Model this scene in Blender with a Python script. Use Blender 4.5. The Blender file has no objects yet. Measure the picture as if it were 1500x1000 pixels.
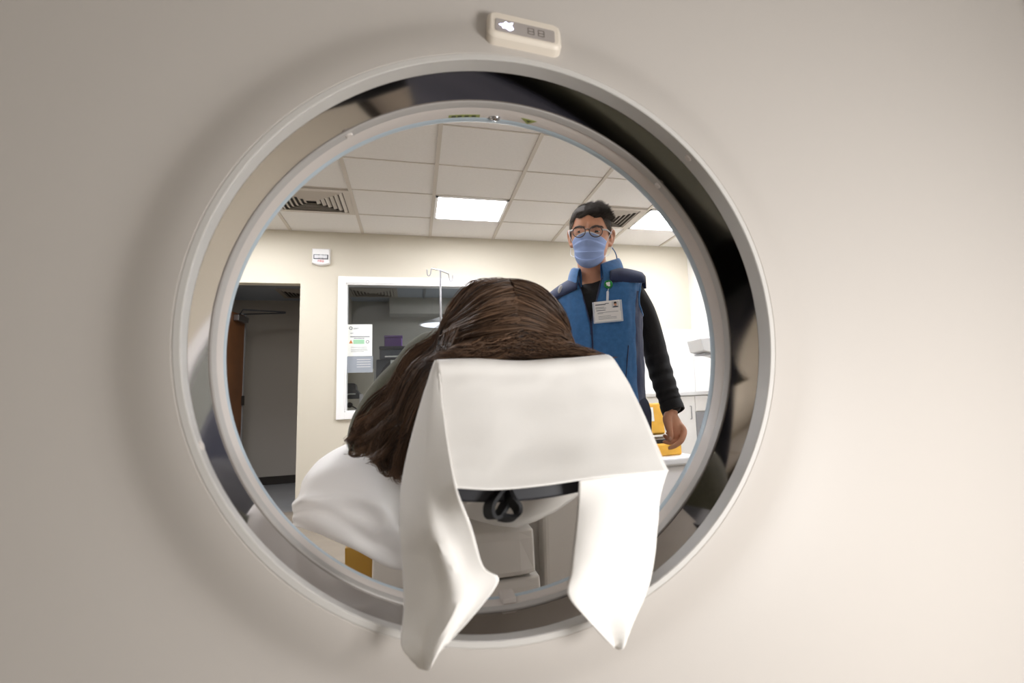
import bpy, bmesh, math, random
from math import sin, cos, pi, sqrt, radians, exp, atan2
from mathutils import Vector as V, Matrix, noise
random.seed(7)
sc = bpy.context.scene
COL = sc.collection

# ------------------------------------------------------------------ camera model (metres; y into the room, z up)
FPX, CX, CY, CAMZ, T = 861.0353, 891.4539, 471.0372, .856, .62
_yaw, _pit, _rol = -.3233, .1318, .0449
def _rot():
    cy, sy, cp, sp, cr, sr = cos(_yaw), sin(_yaw), cos(_pit), sin(_pit), cos(_rol), sin(_rol)
    Rz = Matrix(((cy, sy, 0), (-sy, cy, 0), (0, 0, 1)))
    Rx = Matrix(((1, 0, 0), (0, cp, sp), (0, -sp, cp)))
    Ry = Matrix(((cr, 0, -sr), (0, 1, 0), (sr, 0, cr)))
    return Ry @ Rx @ Rz
MC = _rot()
def at(px, py, y):
    """photo direction -> point in the room at distance y along the room"""
    w = MC.transposed() @ V(((px - CX) / FPX, 1, -(py - CY) / FPX))
    return w * (y / w.y) + V((0, 0, CAMZ))

# ------------------------------------------------------------------ materials
def lin(r, g, b):
    f = lambda c: (c / 255 / 12.92) if c / 255 <= .04045 else ((c / 255 + .055) / 1.055) ** 2.4
    return (f(r), f(g), f(b), 1)
def mat(name, rgb, rough=.6, metal=0, bump=0, bscale=200, var=0, vscale=8, sheen=0, emit=0, coat=0, spec=.5, sss=0, trans=0, aniso=0, detail=2):
    m = bpy.data.materials.new(name); m.use_nodes = True
    nt = m.node_tree; p = nt.nodes['Principled BSDF']
    c = lin(*rgb)
    p.inputs['Base Color'].default_value = c; p.inputs['Roughness'].default_value = rough; p.inputs['Metallic'].default_value = metal
    p.inputs['Specular IOR Level'].default_value = spec
    if sheen: p.inputs['Sheen Weight'].default_value = sheen; p.inputs['Sheen Roughness'].default_value = .5
    if coat: p.inputs['Coat Weight'].default_value = coat; p.inputs['Coat Roughness'].default_value = .08
    if sss: p.inputs['Subsurface Weight'].default_value = sss; p.inputs['Subsurface Radius'].default_value = (.01, .004, .002)
    if trans: p.inputs['Transmission Weight'].default_value = trans
    if emit: p.inputs['Emission Color'].default_value = c; p.inputs['Emission Strength'].default_value = emit
    tc = nt.nodes.new('ShaderNodeTexCoord')
    if var:
        n = nt.nodes.new('ShaderNodeTexNoise'); n.inputs['Scale'].default_value = vscale; n.inputs['Detail'].default_value = 4
        r = nt.nodes.new('ShaderNodeValToRGB')
        r.color_ramp.elements[0].position = .3; r.color_ramp.elements[1].position = .7
        r.color_ramp.elements[0].color = tuple(x * (1 - var) for x in c[:3]) + (1,)
        r.color_ramp.elements[1].color = tuple(min(1, x * (1 + var)) for x in c[:3]) + (1,)
        nt.links.new(tc.outputs['Object'], n.inputs['Vector']); nt.links.new(n.outputs['Fac'], r.inputs['Fac']); nt.links.new(r.outputs['Color'], p.inputs['Base Color'])
    if bump:
        n = nt.nodes.new('ShaderNodeTexNoise'); n.inputs['Scale'].default_value = bscale; n.inputs['Detail'].default_value = detail
        b = nt.nodes.new('ShaderNodeBump'); b.inputs['Strength'].default_value = bump; b.inputs['Distance'].default_value = .002
        nt.links.new(tc.outputs['Object'], n.inputs['Vector']); nt.links.new(n.outputs['Fac'], b.inputs['Height']); nt.links.new(b.outputs['Normal'], p.inputs['Normal'])
    return m
def glass_mat(name, tint=(235, 242, 245), gloss=1.0):
    m = bpy.data.materials.new(name); m.use_nodes = True; nt = m.node_tree
    for n in list(nt.nodes): nt.nodes.remove(n)
    o = nt.nodes.new('ShaderNodeOutputMaterial'); mx = nt.nodes.new('ShaderNodeMixShader')
    t = nt.nodes.new('ShaderNodeBsdfTransparent'); t.inputs['Color'].default_value = lin(*tint)
    g = nt.nodes.new('ShaderNodeBsdfGlossy'); g.inputs['Roughness'].default_value = .02
    f = nt.nodes.new('ShaderNodeFresnel'); f.inputs['IOR'].default_value = 1.5 * gloss
    nt.links.new(f.outputs[0], mx.inputs[0]); nt.links.new(t.outputs[0], mx.inputs[1]); nt.links.new(g.outputs[0], mx.inputs[2]); nt.links.new(mx.outputs[0], o.inputs[0])
    return m
M = dict(
    gantry=mat('gantry_plastic', (194, 188, 182), .42, bump=.05, bscale=900),
    trim=mat('trim_grey', (204, 201, 197), .35),
    groove=mat('groove_grey', (182, 178, 174), .45),
    liner=mat('liner_white', (214, 206, 200), .4),
    edge=mat('edge_blue_sheen', (188, 203, 213), .3),  # bluish reflection on the bore rim, put into the base colour
    scan=mat('scan_band_mylar', (152, 144, 138), .045, metal=1.0),
    housing=mat('indicator_plastic', (236, 226, 212), .35),
    display=mat('indicator_display', (176, 168, 164), .3, coat=.3),
    glow=mat('indicator_glow', (206, 210, 255), .4, emit=9),
    digit=mat('indicator_digit', (120, 112, 106), .5),
    wlabel=mat('laser_label', (150, 156, 88), .6), winklab=mat('laser_label_ink', (70, 76, 50), .6),
    chrome=mat('chrome', (225, 225, 228), .12, metal=1),
    steel=mat('brushed_steel', (168, 168, 172), .3, metal=1),
    towel=mat('towel_cotton', (250, 247, 243), .92, bump=.25, bscale=1400, sheen=.1),
    sheet=mat('sheet_cotton', (246, 244, 243), .85, bump=.2, bscale=900),
    black=mat('black_vinyl', (22, 22, 30), .45), strap=mat('strap_nylon', (16, 16, 20), .7, bump=.3, bscale=900),
    tablep=mat('table_plastic', (226, 221, 214), .5),
    wall=mat('wall_paint_beige', (213, 206, 190), .85, bump=.06, bscale=300),
    wallw=mat('wall_paint_white', (228, 226, 222), .7),
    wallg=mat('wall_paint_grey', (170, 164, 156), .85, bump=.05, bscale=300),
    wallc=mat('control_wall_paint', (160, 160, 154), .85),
    ceil=mat('ceiling_tile', (234, 231, 228), .95, bump=.25, bscale=420, var=.02, vscale=60),
    tbar=mat('ceiling_bar', (206, 198, 188), .6),
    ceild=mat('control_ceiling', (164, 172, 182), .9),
    floor=mat('floor_vinyl', (126, 116, 104), .4, var=.12, vscale=5),
    floorh=mat('hall_floor_vinyl', (128, 130, 134), .35, var=.08, vscale=5),
    basebd=mat('rubber_baseboard', (40, 34, 30), .5),
    white=mat('painted_white', (247, 246, 246), .45),
    wood=mat('door_wood', (120, 78, 46), .45, var=.18, vscale=3),
    lens=mat('light_lens', (250, 251, 255), .4, emit=30),
    ventdark=mat('duct_dark', (60, 54, 48), .8),
    glass=glass_mat('window_glass', (228, 230, 232)), lensg=glass_mat('spectacle_glass', (245, 245, 245)),
    skin=mat('skin', (214, 156, 124), .5, sss=.08, var=.06, vscale=30, bump=.15, bscale=260),
    skinp=mat('skin_pale', (214, 168, 146), .5, sss=.08),
    scalp=mat('scalp', (150, 112, 106), .6),
    mask=mat('mask_blue', (156, 178, 226), .85, bump=.2, bscale=600), maskw=mat('mask_white', (240, 242, 248), .8),
    fleece=mat('fleece_blue', (58, 112, 168), .95, bump=.5, bscale=900, sheen=.35, var=.12, vscale=60),
    navy=mat('fleece_navy', (38, 50, 84), .95, bump=.5, bscale=900, sheen=.25, var=.12, vscale=60),
    shirt=mat('shirt_black', (22, 22, 25), .85, bump=.4, bscale=300, sheen=.08),
    trousers=mat('trousers_navy', (30, 36, 58), .9, bump=.3, bscale=300),
    shoe=mat('shoe_black', (24, 24, 26), .5),
    hairm=mat('hair_dark', (58, 46, 38), .55), hairg=mat('hair_grey', (128, 120, 112), .6),
    olive=mat('sweater_olive', (76, 76, 56), .95, bump=.7, bscale=500, sheen=.2, var=.12, vscale=70),
    blanket=mat('blanket_navy', (34, 36, 52), .9, bump=.4, bscale=260, sheen=.1),
    glintlens=mat('glint_lens', (240, 244, 250), .4, emit=1.6),
    iris=mat('iris_brown', (40, 24, 16), .2), sclera=mat('eye_white', (225, 218, 210), .3),
    frame=mat('spectacle_frame', (96, 84, 80), .3, metal=.3),
    green=mat('reel_green', (10, 128, 52), .35), clear=mat('badge_plastic', (206, 212, 222), .25, coat=.5),
    card=mat('badge_card', (240, 238, 236), .5), ink=mat('print_grey', (128, 132, 138), .7), inkd=mat('print_dark', (70, 78, 88), .7),
    cord=mat('mask_tie_blue', (24, 78, 128), .7),
    yellow=mat('yellow_plastic', (232, 176, 66), .5, var=.08, vscale=14), yellowd=mat('yellow_bin', (186, 142, 52), .5),
    red=mat('alarm_red', (205, 60, 60), .6), amber=mat('strobe_clear', (236, 236, 240), .15), dark=mat('dark_plastic', (58, 60, 66), .5),
    darkg=mat('printer_grey', (92, 96, 104), .5), purple=mat('purple_box', (96, 62, 128), .6), lgrey=mat('light_grey_plastic', (208, 208, 208), .45),
    paper=mat('paper', (240, 242, 236), .8), paperg=mat('paper_grey', (150, 156, 164), .8), papercr=mat('paper_cream', (222, 216, 198), .8), pgreen=mat('print_green', (160, 206, 170), .8),
    orange=mat('print_orange', (210, 130, 60), .8), counter=mat('counter_white', (226, 226, 226), .3), cabinet=mat('cabinet_white', (238, 236, 232), .5),
    niche=mat('niche_grey', (150, 150, 152), .6), glintw=mat('glint_head_white', (245, 246, 248), .35),
)
def hair_mat(name, c1, c2, rough=.42):
    m = mat(name, c1, rough); nt = m.node_tree; p = nt.nodes['Principled BSDF']
    p.inputs['Specular IOR Level'].default_value = .28
    a = nt.nodes.new('ShaderNodeAttribute'); a.attribute_name = 'strand'
    r = nt.nodes.new('ShaderNodeValToRGB'); r.color_ramp.elements[0].color = lin(*c1); r.color_ramp.elements[1].color = lin(*c2)
    nt.links.new(a.outputs['Fac'], r.inputs['Fac']); nt.links.new(r.outputs['Color'], p.inputs['Base Color'])
    return m
M['hairb'] = hair_mat('hair_brown', (36, 27, 22), (146, 113, 89))
M['hairmix'] = hair_mat('hair_greying', (44, 36, 30), (150, 140, 130), .85)

# ------------------------------------------------------------------ object helpers
def link(name, me, m=None, parent=None):
    o = bpy.data.objects.new(name, me); COL.objects.link(o)
    if m is not None:
        for x in (m if isinstance(m, (list, tuple)) else [m]): me.materials.append(x)
    if parent is not None:
        o.parent = parent; o.matrix_parent_inverse = parent_world(parent).inverted()
    return o
def parent_world(p):
    mm = p.matrix_basis.copy()
    return (parent_world(p.parent) @ p.matrix_parent_inverse @ mm) if p.parent else mm
def obj(name, bm, m, parent=None, smooth=False, sub=0, solid=0, bevel=0, remesh=0, off=-1):
    bmesh.ops.recalc_face_normals(bm, faces=bm.faces) if not solid else None
    me = bpy.data.meshes.new(name); bm.to_mesh(me); bm.free()
    o = link(name, me, m, parent)
    if smooth:
        for p in me.polygons: p.use_smooth = True
        if not remesh: me.set_sharp_from_angle(angle=radians(smooth if smooth > 1 else 50))
    if remesh:
        r = o.modifiers.new('r', 'REMESH'); r.mode = 'VOXEL'; r.voxel_size = remesh; r.use_smooth_shade = True
        s = o.modifiers.new('s', 'SMOOTH'); s.factor = .5; s.iterations = 5
    if solid:
        s = o.modifiers.new('s', 'SOLIDIFY'); s.thickness = solid; s.offset = off
    if sub:
        s = o.modifiers.new('u', 'SUBSURF'); s.levels = sub; s.render_levels = sub
    if bevel:
        b = o.modifiers.new('b', 'BEVEL'); b.width = bevel; b.segments = 3; b.limit_method = 'ANGLE'; b.angle_limit = radians(35)
        b.harden_normals = False
    return o
def tag(o, label, cat, group=None, kind=None):
    o['label'] = label; o['category'] = cat
    if group: o['group'] = group
    if kind: o['kind'] = kind
    return o
def thing(name, loc, label, cat, group=None):
    o = bpy.data.objects.new(name, None); COL.objects.link(o); o.location = loc; o.empty_display_size = .05
    return tag(o, label, cat, group)
def struct(o): o['kind'] = 'structure'; return o
def box(bm, x0, x1, y0, y1, z0, z1, mi=0, mtx=None):
    vs = [bm.verts.new((mtx @ V(p)) if mtx else p) for p in ((x0, y0, z0), (x1, y0, z0), (x1, y1, z0), (x0, y1, z0), (x0, y0, z1), (x1, y0, z1), (x1, y1, z1), (x0, y1, z1))]
    for f in ((3, 2, 1, 0), (4, 5, 6, 7), (0, 1, 5, 4), (1, 2, 6, 5), (2, 3, 7, 6), (3, 0, 4, 7)):
        fc = bm.faces.new([vs[i] for i in f]); fc.material_index = mi
def bx(x0, x1, y0, y1, z0, z1):
    bm = bmesh.new(); box(bm, x0, x1, y0, y1, z0, z1); return bm
def rings(bm, rs, cap0=True, cap1=True, closed=False, wrap=True, mi=0):
    R = [[bm.verts.new(p) for p in r] for r in rs]; n = len(R[0])
    for i in range(len(R) - (0 if closed else 1)):
        a, b = R[i], R[(i + 1) % len(R)]
        for j in range(n if wrap else n - 1):
            f = bm.faces.new((a[j], a[(j + 1) % n], b[(j + 1) % n], b[j])); f.material_index = mi
    if not closed and wrap:
        if cap0: bm.faces.new(R[0][::-1]).material_index = mi
        if cap1: bm.faces.new(R[-1]).material_index = mi
    return R
def catmull(P, n):
    """smooth polyline through P with n points per span"""
    P = [V(p) for p in P]; out = []
    for i in range(len(P) - 1):
        a, b, c, d = P[max(0, i - 1)], P[i], P[i + 1], P[min(len(P) - 1, i + 2)]
        for k in range(n):
            t = k / n
            out.append(.5 * ((2 * b) + (c - a) * t + (2 * a - 5 * b + 4 * c - d) * t * t + (3 * b - a - 3 * c + d) * t ** 3))
    out.append(P[-1]); return out
def tube(bm, P, R, n=12, smooth=0, flat=None, cap=True, mi=0):
    """tube along P with radius per point; flat=(axis, factor) squashes it"""
    P = [V(p) for p in P]; R = list(R) if hasattr(R, '__len__') else [R] * len(P)
    if smooth:
        Q = catmull([(p.x, p.y, p.z) for p in P], smooth)
        RR = catmull([(r, 0, 0) for r in R], smooth); P = Q; R = [r.x for r in RR]
    rs = []; up = None
    for i, p in enumerate(P):
        t = (P[min(i + 1, len(P) - 1)] - P[max(i - 1, 0)]).normalized()
        if up is None: up = t.orthogonal().normalized()
        up = (up - t * up.dot(t)).normalized(); s = t.cross(up)
        ring = []
        for k in range(n):
            a = 2 * pi * k / n; d = up * cos(a) + s * sin(a)
            if flat: ax, fac = V(flat[0]).normalized(), flat[1]; d = d - ax * d.dot(ax) * (1 - fac)
            ring.append(p + d * R[i])
        rs.append(ring)
    # round the ends
    if cap:
        t0 = (P[0] - P[1]).normalized(); t1 = (P[-1] - P[-2]).normalized()
        pre = [[P[0] + (v - P[0]) * c + t0 * R[0] * s for v in rs[0]] for c, s in ((.3, .95), (.7, .72), (.92, .38))]
        post = [[P[-1] + (v - P[-1]) * c + t1 * R[-1] * s for v in rs[-1]] for c, s in ((.92, .38), (.7, .72), (.3, .95))]
        rs = pre + rs + post
    rings(bm, rs, mi=mi)
def loftz(bm, S, n=32, e=2.3, tf=None):
    """closed loft through horizontal superellipses (z, cx, cy, rx, ry)"""
    rs = []
    for z, cx, cy, rx, ry in S:
        ring = []
        for k in range(n):
            a = 2 * pi * k / n; c, s = cos(a), sin(a)
            p = V((cx + rx * math.copysign(abs(c) ** (2 / e), c), cy + ry * math.copysign(abs(s) ** (2 / e), s), z))
            ring.append(tf(p) if tf else p)
        rs.append(ring)
    rings(bm, rs)
def ball(bm, c, r, seg=16, rg=10, mtx=None, mi=0):
    c = V(c); r = V((r, r, r)) if not hasattr(r, '__len__') else V(r)
    m4 = Matrix.Translation(c) @ (mtx.to_4x4() if mtx else Matrix()) @ Matrix.Diagonal((r.x, r.y, r.z, 1))
    g = bmesh.ops.create_uvsphere(bm, u_segments=seg, v_segments=rg, radius=1, matrix=m4)
    for v in g['verts']:
        for f in v.link_faces: f.material_index = mi
def grid_surface(bm, C, nu=8, nv=8, wob=None, mi=0):
    """smooth sheet through control rows C[row][col] of points"""
    rows = [catmull(r, nu) for r in C]
    cols = [catmull([r[j] for r in rows], nv) for j in range(len(rows[0]))]
    G = [[cols[j][i] for j in range(len(cols))] for i in range(len(cols[0]))]
    if wob: G = [[wob(p, j / (len(r) - 1), i / (len(G) - 1)) for j, p in enumerate(r)] for i, r in enumerate(G)]
    Vv = [[bm.verts.new(p) for p in r] for r in G]
    for i in range(len(Vv) - 1):
        for j in range(len(Vv[0]) - 1):
            bm.faces.new((Vv[i][j], Vv[i][j + 1], Vv[i + 1][j + 1], Vv[i + 1][j])).material_index = mi
    return G
def text(name, s, size, m, parent, mtx, depth=.0004):
    cu = bpy.data.curves.new(name, 'FONT'); cu.body = s; cu.size = size; cu.extrude = depth; cu.align_x = 'CENTER'; cu.align_y = 'CENTER'
    tmp = bpy.data.objects.new(name, cu); COL.objects.link(tmp)
    dg = bpy.context.evaluated_depsgraph_get(); me = bpy.data.meshes.new_from_object(tmp.evaluated_get(dg))
    bpy.data.objects.remove(tmp); me.transform(mtx)
    return link(name, me, m, parent)
def frame(o, xa, ya):
    """matrix with origin o, x axis xa, y axis ya"""
    x = V(xa).normalized(); z = x.cross(V(ya)).normalized(); y = z.cross(x)
    return Matrix.Translation(V(o)) @ Matrix((x, y, z)).transposed().to_4x4()

# ------------------------------------------------------------------ ROOM SHELL
YB, HC = 5.943, 2.548           # back wall, ceiling height
XL, XR, YF, YH = -2.95, 2.97, -2.6, 8.44
bm = bx(XL - .1, XR + .1, YF - .1, YB + .06, -.1, 0); struct(obj('floor', bm, M['floor']))
bm = bx(XL - .1, -.86, YB + .06, YH + .1, -.1, 0); struct(obj('floor_hall', bm, M['floorh']))
bm = bx(-.86, XR + .1, YB + .06, YH + .1, -.1, 0); struct(obj('floor_control', bm, M['floorh']))
bm = bx(XL - .1, XR + .1, YF - .1, YB, HC, HC + .1); struct(obj('ceiling', bm, M['ceil']))
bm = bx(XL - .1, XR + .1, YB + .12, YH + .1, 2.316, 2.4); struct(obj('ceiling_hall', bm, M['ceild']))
DX0, DX1, DZ = -1.93, -.991, 2.046      # doorway
WX0, WX1, WZ0, WZ1 = -.605, .87, .85, 2.056
bm = bmesh.new()
for a in ((XL, DX0, 0, HC), (DX0, DX1, DZ, HC), (DX1, WX0, 0, HC), (WX0, WX1, 0, WZ0), (WX0, WX1, WZ1, HC), (WX1, XR, 0, HC)):
    box(bm, a[0], a[1], YB, YB + .12, a[2], a[3])
struct(obj('wall_back', bm, M['wall']))
struct(obj('wall_left', bx(XL - .1, XL, YF, YB + .12, 0, HC), M['wall']))
struct(obj('wall_right', bx(XR, XR + .1, YF, YB + .12, 0, HC), M['wallw']))
struct(obj('wall_front', bx(XL - .1, XR + .1, YF - .1, YF, 0, HC), M['wall']))
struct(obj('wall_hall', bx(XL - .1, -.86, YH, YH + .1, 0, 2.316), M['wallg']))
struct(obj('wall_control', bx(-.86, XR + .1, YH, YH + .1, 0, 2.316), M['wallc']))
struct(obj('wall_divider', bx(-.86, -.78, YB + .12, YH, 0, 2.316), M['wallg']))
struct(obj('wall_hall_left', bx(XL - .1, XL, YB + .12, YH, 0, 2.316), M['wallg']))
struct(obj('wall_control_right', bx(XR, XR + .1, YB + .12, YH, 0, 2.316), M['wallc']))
struct(obj('baseboard_hall', bx(XL, -.86, YH - .012, YH, 0, .1), M['basebd']))
bm = bmesh.new()
for a in ((XL, DX0), (DX1, XR)): box(bm, a[0], a[1], YB - .01, YB, 0, .1)
struct(obj('baseboard_back', bm, M['basebd']))
# ceiling grid: T bars along both directions, lower than the tiles
colx = [.157108 + T * k for k in range(-5, 5)]
rowy = [YB - .9664 * T - T * k for k in range(-0, 14)]
bm = bmesh.new()
for x in colx:
    if XL < x < XR: box(bm, x - .013, x + .013, YF, YB, HC - .008, HC + .001)
struct(obj('trim_1', bm, M['tbar']))
bm = bmesh.new()
for y in rowy: box(bm, XL, XR, y - .006, y + .006, HC - .004, HC + .001)
struct(obj('trim_2', bm, M['tbar']))
# window frame and glass
bm = bmesh.new()
fx0, fx1, fz0, fz1 = -.672, .938, .785, 2.12
for a in ((fx0, WX0, fz0, fz1), (WX1, fx1, fz0, fz1), (WX0, WX1, fz0, WZ0), (WX0, WX1, WZ1, fz1)): box(bm, a[0], a[1], YB - .018, YB, a[2], a[3])
for a in ((WX0, WX0 + .014, WZ0, WZ1), (WX1 - .014, WX1, WZ0, WZ1), (WX0, WX1, WZ0, WZ0 + .014), (WX0, WX1, WZ1 - .014, WZ1)): box(bm, a[0], a[1], YB - .012, YB + .12, a[2], a[3])
win = struct(obj('window_1', bm, M['white'], bevel=.003))
bm = bx(WX0 + .014, WX1 - .014, YB + .072, YB + .078, WZ0 + .014, WZ1 - .014)
for v in bm.verts: v.co.y -= (v.co.z - 1.453) * .07          # the pane leans a little towards the room
obj('pane', bm, M['glass'], win)

# ------------------------------------------------------------------ CEILING LIGHTS AND VENTS
def troffer(x, y, label, grp='square ceiling lights'):
    t = thing('ceiling_light', (x, y, HC - .01), label, 'ceiling light', grp)
    bm = bmesh.new(); h = T / 2 - .015
    for a in ((-h, h, -h, -h + .02), (-h, h, h - .02, h), (-h, -h + .02, -h, h), (h - .02, h, -h, h)):
        box(bm, x + a[0], x + a[1], y + a[2], y + a[3], HC - .012, HC - .002)
    obj('light_frame', bm, M['white'], t)
    bm = bmesh.new(); g = h - .02
    rs = []
    for k in range(9):
        u = -1 + k / 4; rs.append([V((x + u * g, y + v * g, HC - .006)) for v in (-1, 1)])
    rings(bm, rs, wrap=False)
    obj('diffuser', bm, M['lens'], t, smooth=True, solid=.002)
LR = [YB - .9664 * T - T / 2 - 4 * T * k for k in (0, 1)]
for j, y in enumerate(LR):
    for i, k in enumerate((-3, 0, 3)):
        x = .157108 + T * k + T / 2
        if x > XR - .3: continue
        if j == 0 and k == 0: l = 'bright square ceiling light near the middle of the visible ceiling, left of the man'
        elif j == 0 and k == 3: l = 'bright square ceiling light cut by the ring, right of the man beside a vent'
        elif j == 0: l = 'square ceiling light above the doorway, left of the left vent'
        else: l = 'square ceiling light over the couch, out of the picture above the ring'
        troffer(x, y, l, 'square ceiling lights' if j == 0 else 'ceiling lights over the scanner')
def vent(x, y, zc, label, m=None, sz=T, grp='square louvred ceiling vents'):
    m = m or M['tbar']
    t = thing('ceiling_vent', (x, y, zc), label, 'vent', grp)
    h = sz / 2 - .013
    obj('duct', bx(x - h + .04, x + h - .04, y - h + .04, y + h - .04, zc - .006, zc - .001), M['ventdark'], t)
    bm = bmesh.new()
    for a in ((-h, h, -h, -h + .045), (-h, h, h - .045, h), (-h, -h + .045, -h + .045, h - .045), (h - .045, h, -h + .045, h - .045)):
        box(bm, x + a[0], x + a[1], y + a[2], y + a[3], zc - .014, zc - .002)
    obj('vent_frame', bm, m, t)
    for k in range(6):
        r0 = h - .05 - k * .037; bm = bmesh.new(); rs = []
        for (r, z) in ((r0, -.005), (r0 - .024, -.022), (r0 - .026, -.021), (r0 - .003, -.004)):
            rs.append([V((x + sx * r, y + sy * r, zc + z)) for sx, sy in ((-1, -1), (1, -1), (1, 1), (-1, 1))])
        rings(bm, rs, closed=True)
        obj('louvre', bm, m, t)
ry = LR[0]
vent(.157108 - 1.5 * T, ry, HC, 'square louvred ceiling vent at the upper left above the fire alarm')
vent(.157108 + 2.5 * T, ry, HC, 'square louvred ceiling vent partly hidden behind the man\'s hair')
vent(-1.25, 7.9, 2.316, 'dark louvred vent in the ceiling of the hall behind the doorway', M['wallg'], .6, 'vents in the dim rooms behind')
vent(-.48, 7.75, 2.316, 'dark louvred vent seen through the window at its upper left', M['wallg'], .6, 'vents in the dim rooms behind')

# ------------------------------------------------------------------ HALL DOOR
hx, hy = -1.887, 7.85; fx, fy = -2.02, 7.0
d = (V((hx, hy, 0)) - V((fx, fy, 0))); L = d.length
mt = frame((fx, fy, 0), d, (-d.y, d.x, 0))     # local x along the leaf, y thickness, z up
bm = bmesh.new(); box(bm, 0, L, 0, .045, .01, 2.03, mtx=mt)
door = struct(obj('door_1', bm, M['wood'], bevel=.002))
bm = bmesh.new(); box(bm, L + .002, L + .03, -.005, .05, 0, 2.06, mtx=mt); obj('door_edge', bm, M['niche'], door)
bm = bmesh.new(); box(bm, L - .3, L - .04, -.06, -.001, 1.93, 2.0, mtx=mt); cl = obj('door_closer', bm, M['steel'], door, bevel=.008)
bm = bmesh.new(); tube(bm, [mt @ V((L - .2, -.03, 2.02)), mt @ V((L - .25, -.08, 2.06)), mt @ V((L + .05, -.42, 2.07))], .009, 8)
tube(bm, [mt @ V((L - .1, -.03, 2.03)), mt @ V((L + .05, -.42, 2.06))], .008, 8); obj('closer_arm', bm, M['dark'], cl)
bm = bmesh.new(); box(bm, L - .02, L + .035, -.012, .0, .98, 1.09, mtx=mt); obj('hinge', bm, M['basebd'], door)
bm = bmesh.new(); tube(bm, [mt @ V((.07, 0, 1.0)), mt @ V((.07, -.05, 1.0)), mt @ V((.18, -.05, 1.0))], .011, 10); obj('door_handle', bm, M['steel'], door)

# ------------------------------------------------------------------ FIRE ALARM
c = at(471, 376, YB)
t = thing('fire_alarm', c, 'white fire alarm strobe with red lettering on the beige wall', 'fire alarm')
W, H = .076, .07
bm = bmesh.new(); rs = []
for y, s in ((0, 1), (-.028, 1), (-.04, .9)):
    r = []
    for u in range(9):
        a = u / 8; r.append(V((c.x + s * (W - 2 * W * a), c.y + y, c.z - s * (H + .018 * sin(pi * a)))))
    r += [V((c.x - s * W, c.y + y, c.z + s * H)), V((c.x + s * W, c.y + y, c.z + s * H))]
    rs.append(r)
rings(bm, rs); obj('alarm_housing', bm, M['white'], t)
bm = bmesh.new(); box(bm, c.x - .062, c.x + .062, c.y - .043, c.y - .039, c.z - .033, c.z + .012); obj('strobe_bezel', bm, M['inkd'], t, bevel=.004)
bm = bmesh.new()
ball(bm, (c.x, c.y - .045, c.z - .01), (.026, .016, .018))
for s in (-1, 1): box(bm, c.x + s * .036 - .018, c.x + s * .036 + .018, c.y - .05, c.y - .042, c.z - .026, c.z + .005)
obj('strobe_lens', bm, M['amber'], t, smooth=False)
text('alarm_lettering', 'FIRE', .03, M['red'], t, frame((c.x, c.y - .0415, c.z - .052), (1, 0, 0), (0, 0, 1)))

# ------------------------------------------------------------------ CT SCANNER
GX, GZ = .137, .953            # bore axis
NA = 144
def pol(r, y, a): return V((GX + r * cos(a), y, GZ + r * sin(a)))
def lathe(prof, closed=False):
    bm = bmesh.new()
    rings(bm, [[pol(r, y, 2 * pi * k / NA) for k in range(NA)] for r, y in prof], closed=closed, cap0=False, cap1=False); return bm
def outline(a, hw, z0, z1, y):
    zc = (z0 + z1) / 2; hh = (z1 - z0) / 2; e = 7
    c, s = cos(a), sin(a); k = (abs(c / hw) ** e + abs(s / hh) ** e) ** (-1 / e)
    return V((GX + c * k, y, zc + s * k))
scanner = thing('ct_scanner', (GX, .95, 0), 'large beige ring-shaped scanner framing the whole view through its round bore', 'scanner')
bm = bmesh.new(); rs = []
for r, y in ((.4005, .800), (.3975, .786), (.399, .7842), (.404, .785), (.414, .7870), (.426, .7910), (.438, .7958), (.448, .8002), (.456, .8035), (.464, .8062), (.475, .8085), (.495, .8102), (.53, .811)):
    rs.append([pol(r, y, 2 * pi * k / NA) for k in range(NA)])
for f, ex in ((.3, 0), (.6, 0), (.85, 0), (.97, 0)):
    rs.append([pol(.53, .811, 2 * pi * k / NA).lerp(outline(2 * pi * k / NA, 1.12, .04, 1.96, .819), f) for k in range(NA)])
for g, y in ((1.12, .819), (1.15, .832), (1.165, .875), (1.165, 1.12), (1.15, 1.165), (1.12, 1.18)):
    rs.append([outline(2 * pi * k / NA, g, .04 - (g - 1.12) * .8, 1.96 + g - 1.12, y) for k in range(NA)])
for f in (.3, .7): rs.append([outline(2 * pi * k / NA, 1.12, .04, 1.96, 1.18).lerp(pol(.6, 1.185, 2 * pi * k / NA), f) for k in range(NA)])
for r, y in ((.6, 1.185), (.56, 1.17), (.53, 1.14), (.47, 1.07), (.425, 1.02), (.412, 1.008)):
    rs.append([pol(r, y, 2 * pi * k / NA) for k in range(NA)])
rings(bm, rs, cap0=False, cap1=False)
obj('gantry_cover', bm, M['gantry'], scanner, smooth=True)
obj('trim_ring', lathe([(.3965, .7835), (.3895, .7825), (.3885, .784), (.3955, .826), (.40, .828), (.403, .79)], True), M['trim'], scanner, smooth=25)
obj('scan_window', lathe([(.3955, .827), (.3985, .92), (.404, .92), (.403, .827)], True), M['scan'], scanner, smooth=25)
obj('seal_ring', lathe([(.3965, .9205), (.3955, .924), (.3955, .938), (.3985, .941), (.405, .941), (.405, .9205)], True), M['groove'], scanner, smooth=25)
obj('bore_liner', lathe([(.3985, .9415), (.3968, .946), (.3975, .977), (.3985, .979), (.406, .979), (.406, .9415)], True), M['liner'], scanner, smooth=25)
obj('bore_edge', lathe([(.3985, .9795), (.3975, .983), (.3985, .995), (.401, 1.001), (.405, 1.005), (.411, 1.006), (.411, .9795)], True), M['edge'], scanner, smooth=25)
def bore_angle(px, py, y):
    p = at(px, py, y); return atan2(p.z - GZ, p.x - GX)
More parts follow.
